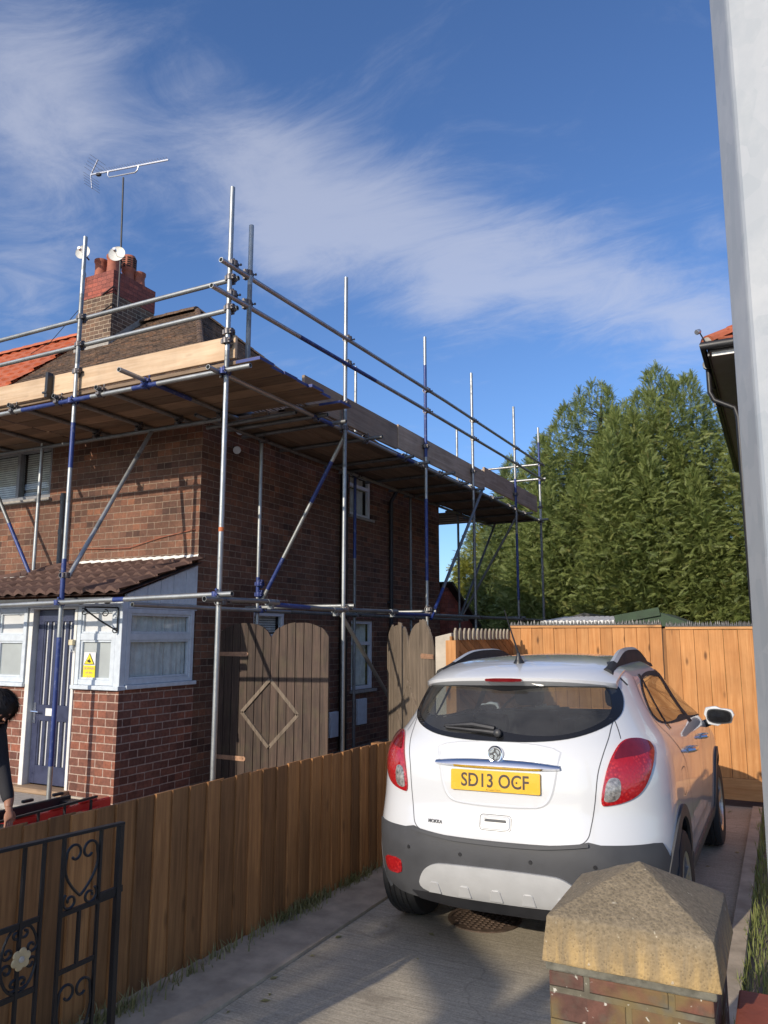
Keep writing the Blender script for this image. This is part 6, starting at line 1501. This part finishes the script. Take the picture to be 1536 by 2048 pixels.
skp = panel('skid_plate', sk, mapR(.006), .016, 'silver', step=.03, dome=.006)
fm = mapR(.024)
for x in (-.36, -.18, 0, .18, .36):
    mb = MB(); P = [(x - .038, .340), (x - .026, .392), (x - .016, .398), (x + .016, .398), (x + .026, .392), (x + .038, .340)]; mb.prism(P, lambda u, v, d: fm(u, v, d), -.01, .009); mb.build('skid_plate_rib', 'silver', skp, bev=.003)
panel('lower_valance', smooth_poly([(-.55, .335), (.55, .335), (.46, .262), (-.46, .262)], 1), mapR(.0), .014, 'black', bmp_, step=.04)
for s_ in (1, -1):
    P = [(.595, .395), (.585, .44), (.60, .482), (.74, .470), (.735, .40), (.70, .382)]; P = [(u_of(x, z) * s_, z) for x, z in smooth_poly(P, 1)][::s_]
    panel('rear_reflector', P, mapU(.006), .008, 'lens_red', step=.02, dome=.003)
for x in (-.53, -.20, .20, .53):
    a_ = u_of(x, .555); p = mapU(.008)(a_, .555); p2 = mapU(.02)(a_, .555); mb = MB(); mb.lathe([(.011, 0), (.010, .003), (.002, .003)], p, p2 - p, 14); mb.build('parking_sensor', 'black', bmp_)
# --- sides
for s_ in (1, -1):
    g = panel('side_window', [(y, z) for y, z in SIDEG][::s_], mapS(0, s_), .003, 'side_glass', step=.05); fm = mapS(.0045, s_)
    fo, fi = SIDEG, shrink(SIDEG, .042); m = len(fo); mb = MB(); mb.add([fm(*p) for p in fo] + [fm(*p) for p in fi], [(i, (i + 1) % m, m + (i + 1) % m, m + i) for i in range(m)]); mb.build('window_border', 'rubber', g)
    for P in ([(1.93, 1.11), (2.06, 1.11), (1.96, 1.50), (1.82, 1.50)], [(1.06, 1.15), (1.10, 1.15), (1.17, 1.50), (1.11, 1.50)], [(2.66, 1.09), (2.71, 1.09), (2.60, 1.32), (2.56, 1.34)]):
        mb = MB()
        n_ = 8; a_ = [Vector(P[0]).lerp(Vector(P[3]), i / n_) for i in range(n_ + 1)]; b_ = [Vector(P[1]).lerp(Vector(P[2]), i / n_) for i in range(n_ + 1)]
        vv = []
        for i in range(n_ + 1):
            z_ = min(max(a_[i].y, 1.09), 1.485); vv += [fm(a_[i].x, z_, .001), fm(b_[i].x, z_, .001)]
        mb.add(vv, [(2 * i, 2 * i + 1, 2 * i + 3, 2 * i + 2) for i in range(n_)]); mb.build('door_pillar', 'rubber', g)
    for nm, L in (('rear_door_line', spline([(.90, 1.48), (.78, 1.30), (.93, 1.10), (1.17, .95), (1.26, .75), (1.36, .50), (1.38, .36)], 6)), ('front_door_line', spline([(1.95, 1.06), (2.0, .8), (2.0, .36)], 6)), ('front_wing_line', spline([(2.95, 1.03), (3.0, .8), (2.95, .36)], 6)), ('sill_line', [(1.38, .36), (2.95, .36)])):
        groove(nm, L, mapS(0, s_), .006)
    groove('fuel_flap_line' if s_ > 0 else 'quarter_line', spline([(.93, .93), (1.06, .93), (1.12, .88), (1.10, .80), (.96, .78), (.92, .84), (.93, .93)], 5) if s_ > 0 else [(.62, .90), (.66, .70)], mapS(0, s_), .004)
    for y in (1.36, 2.22):
        fm2 = mapS(0, s_); mb = MB(); z = .985 - (y - 1.36) * .012; mb.path([fm2(y, z, .0), fm2(y + .03, z, .035), fm2(y + .11, z - .002, .040), fm2(y + .19, z - .004, .035), fm2(y + .215, z - .004, .0)], [.014, .016, .017, .016, .013], 8); mb.build('door_handle', 'chrome', car, smooth=True)
    # cladding: arches and sill
    for (ay, az, ar_) in AW:
        P = [(ay + (ar_ + .045) * math.cos(R(a)), az + (ar_ + .045) * math.sin(R(a))) for a in range(-14, 195, 8)] + [(ay + (ar_ - .022) * math.cos(R(a)), az + (ar_ - .022) * math.sin(R(a))) for a in range(194, -15, -8)]
        P = [(y, max(z, .2)) for y, z in P]; panel('arch_cladding', P[::s_], mapS(0, s_), .014, 'car_grey', step=.04, dome=0)
        mb = MB(); k = 24; R1 = ar_ + .01; vs = []
        for a in range(k + 1):
            t = math.pi * 1.12 * a / k - .06 * math.pi; vs += [(s_ * .86, ay + R1 * math.cos(t), az + R1 * math.sin(t)), (s_ * .52, ay + R1 * math.cos(t), az + R1 * math.sin(t))]
        mb.add(vs, [(2 * i, 2 * i + 1, 2 * i + 3, 2 * i + 2) for i in range(k)] + [tuple(2 * i + 1 for i in range(k + 1))]); mb.build('wheel_well', 'black', car)
    panel('sill_cladding', [(1.20, .40), (1.28, .345), (2.95, .345), (3.02, .40), (3.02, .20), (1.2, .20)][::s_], mapS(0, s_), .012, 'car_grey', step=.05)
    # wheels
    for (ay, az, _) in AW:
        rwid, rad_ = .215, .345; xc = s_ * (.900 - rwid / 2); wz = az - s_ * math.sin(ROLL) * 0
        mb = MB(); pr = [(.222, -.10), (.30, -.108), (.330, -.098), (.342, -.075), (.345, -.03), (.345, .03), (.342, .075), (.330, .098), (.30, .108), (.222, .10), (.222, -.10)]; mb.lathe(pr, (xc, ay, az), (1, 0, 0), 48, caps=False)
        ty = mb.build('wheel', 'rubber', car, smooth=True)
        mb = MB()
        for d in (-.052, -.02, .02, .052): mb.lathe([(.3455, d - .004), (.3462, d - .004), (.3462, d + .004), (.3455, d + .004)], (xc, ay, az), (1, 0, 0), 48, caps=False)
        mb.build('tread_grooves', 'frit', ty)
        mb = MB(); ax_ = (s_, 0, 0); mb.lathe([(.222, -.09), (.228, .088), (.222, .098), (.205, .085), (.200, -.06)], (xc, ay, az), ax_, 40, caps=False); mb.lathe([(.001, .080), (.05, .078), (.06, .06)], (xc, ay, az), ax_, 20, caps=False)
        for k in range(5):
            a = k * 2 * math.pi / 5 + .3
            for da in (-.16, .16):
                p0 = Vector((xc + s_ * .066, ay + .045 * math.cos(a + da), az + .045 * math.sin(a + da))); p1 = Vector((xc + s_ * .080, ay + .208 * math.cos(a + da * .7), az + .208 * math.sin(a + da * .7))); mb.bar(p0, p1, .034, .022, (s_, 0, 0))
        mb.build('rim', 'alloy', ty, smooth=False)
        mb = MB(); mb.lathe([(.15, 0), (.15, .02)], (xc + s_ * .01, ay, az), ax_, 24); mb.build('brake_disc', 'rust_iron', ty)
    # mirror
    mc = Vector((s_ * .985, 2.76, 1.085)); mb = MB(); bmx = bmesh.new(); bmesh.ops.create_cube(bmx, size=1)
    bmesh.ops.subdivide_edges(bmx, edges=bmx.edges[:], cuts=6, use_grid_fill=True)
    for v in bmx.verts:
        d_ = v.co.normalized(); v.co = v.co.lerp(d_ * .56, .55); fy = v.co.y + .5
        v.co = Vector((v.co.x * .22 * s_ * (1 - .10 * (v.co.z < 0)), v.co.y * .13, v.co.z * (.150 - .03 * (v.co.x > 0)))) ; v.co.y = max(v.co.y, -.030)
    base_i = [tuple(v.co + mc) for v in bmx.verts]; bmx.verts.index_update(); mb.add(base_i, [tuple(v.index for v in f.verts) for f in bmx.faces]); bmx.free()
    mr = mb.build('door_mirror', 'paint', car, smooth=True)
    mb = MB(); P = smooth_poly([(-.088, -.058), (.088, -.058), (.10, .0), (.085, .048), (-.06, .062), (-.095, .03)], 2); fm3 = lambda u, v, d: mc + Vector((u * s_, -.031 - d, v))
    mb.prism(P, fm3, -.006, .006); mb.build('mirror_surround', 'black', mr)
    mb = MB(); mb.prism(shrink(P, .010), fm3, .006, .008); mb.build('mirror_glass', 'frit', mr)
    mb = MB(); mb.path([(s_ * .83, 2.80, 1.00), (s_ * .90, 2.79, 1.03), (s_ * .95, 2.77, 1.06)], [.035, .03, .028], 10); mb.build('mirror_arm', 'black', mr, smooth=True)
    # roof rail
    mb = MB(); rows = []
    for i in range(33):
        t = i / 32; y = .60 + 1.75 * t; ss = lambda q: min(max(q, 0), 1) ** 2 * (3 - 2 * min(max(q, 0), 1))
        zb_ = 1.525 + .04 * ss(t * 2.2) - .05 * ss((t - .55) / .45); xw = .555 - .02 * ss(t * 2); h = .074 * (.15 + .85 * ss(t / .34)) * ss((t + .02) / .1) * ss((1.0 - t) / .35) + .003
        rows.append([(s_ * (xw + .022), y, zb_ - .02), (s_ * (xw + .012), y, zb_ + h * .9), (s_ * (xw - .008), y, zb_ + h + .012), (s_ * (xw - .030), y, zb_ + h * .9 + .012), (s_ * (xw - .038), y, zb_ + .0)])
    k = 5; mb.add([p for r_ in rows for p in r_], [(i * k + j, (i + 1) * k + j, (i + 1) * k + (j + 1) % k, i * k + (j + 1) % k) for i in range(32) for j in range(k)] + [tuple(range(k)), tuple(range(32 * k, 33 * k))])
    rl = mb.build('roof_rail', 'rubber', car, smooth=True)
    mb = MB(); mb.add([p for r_ in rows[4:29] for p in ((r_[1][0], r_[1][1], r_[1][2] + .006), (r_[2][0], r_[2][1], r_[2][2] + .004), (r_[3][0], r_[3][1], r_[3][2] + .004))], [(i * 3 + j, i * 3 + 3 + j, i * 3 + 4 + j, i * 3 + 1 + j) for i in range(24) for j in range(2)]); mb.build('rail_cap', 'silver', rl, smooth=True)
    groove('roof_joint', spline([(s_ * .50, 1.575), (s_ * .56, 1.53), (s_ * .612, 1.475), (s_ * .64, 1.44)], 5), mapR(0), .005)
# --- windscreen, front lamps, grille (out of sight, kept for completeness)
def mapF(off):
    def f(x, z, d=0.):
        yr, yf, b, bf = lim(z); t = min(abs(x) / WD(z), .999); y = yf - bf * (1 - (1 - t ** 2.6) ** (1 / QE)); return Vector((x, y + off + d, z))
    return f
panel('windscreen', WSG[::-1], mapF(0), .004, 'side_glass', step=.06)
for s_ in (1, -1): panel('headlight', [(x * s_, z) for x, z in [(.50, .80), (.50, .70), (.80, .72), (.80, .84), (.70, .87)]][::-s_], mapF(0), .012, 'lens_clear', step=.04)
panel('grille', [(-.45, .78), (.45, .78), (.40, .58), (-.40, .58)], mapF(0), .01, 'black', step=.05)
# --- interior seen through the glass
mb = MB(); mb.box(-.60, .60, .95, 1.12, .45, 1.06); mb.box(-.60, .60, 1.1, 1.55, .40, .55); mb.build('rear_seat', 'seat', car, bev=.04)
for x in (-.36, .36):
    mb = MB(); mb.box(x - .13, x + .13, 1.0, 1.08, 1.09, 1.22); mb.build('rear_headrest', 'seat', car, bev=.035)
    mb = MB(); mb.box(x - .24, x + .24, 1.95, 2.07, .45, 1.16); mb.box(x - .12, x + .12, 1.94, 2.03, 1.20, 1.36); mb.build('front_seat', 'seat', car, bev=.05)
mb = MB(); mb.box(-.60, .60, .34, .94, .98, 1.0); mb.build('parcel_shelf', 'seat', car)
mb = MB(); mb.box(-.66, .66, 2.75, 3.2, .75, 1.02); mb.path([(.36 + .18 * math.cos(t * .5236), 2.62 - .05 * math.sin(t * .5236), 1.0 + .17 * math.sin(t * .5236)) for t in range(12)], .014, 8, closed=True); mb.build('dashboard', 'seat', car, bev=.0)
mb = MB(); mb.box(-.74, .74, .5, 3.3, .32, .345); mb.build('cabin_floor', 'seat', car)
mb = MB(); mb.box(-.09, .09, 2.36, 2.39, 1.36, 1.42); mb.build('rear_view_mirror', 'black', car, bev=.015)
# --- roof aerial
an = MB(); c = Vector((.0, .60, 1.567)); an.lathe([(.040, -.01), (.036, .012), (.024, .03), (.014, .055), (.010, .075)], c, (0, -.15, 1), 14); anb = an.build('roof_aerial', 'black', car, smooth=True)
an = MB(); an.path([c + Vector((0, -.01, .07)), c + Vector((0, -.13, .20)), c + Vector((0, -.25, .335))], [.0075, .005, .0035], 8); an.build('whip', 'black', anb, smooth=True)
car.location = (CX, CY, 0); car.rotation_euler = (0, -ROLL, 0)
for o in car.children:
    if o.name.startswith('wheel') and 'well' not in o.name:
        x = (o.data.vertices[0].co.x); o.location.z = -x * math.sin(ROLL) - .046
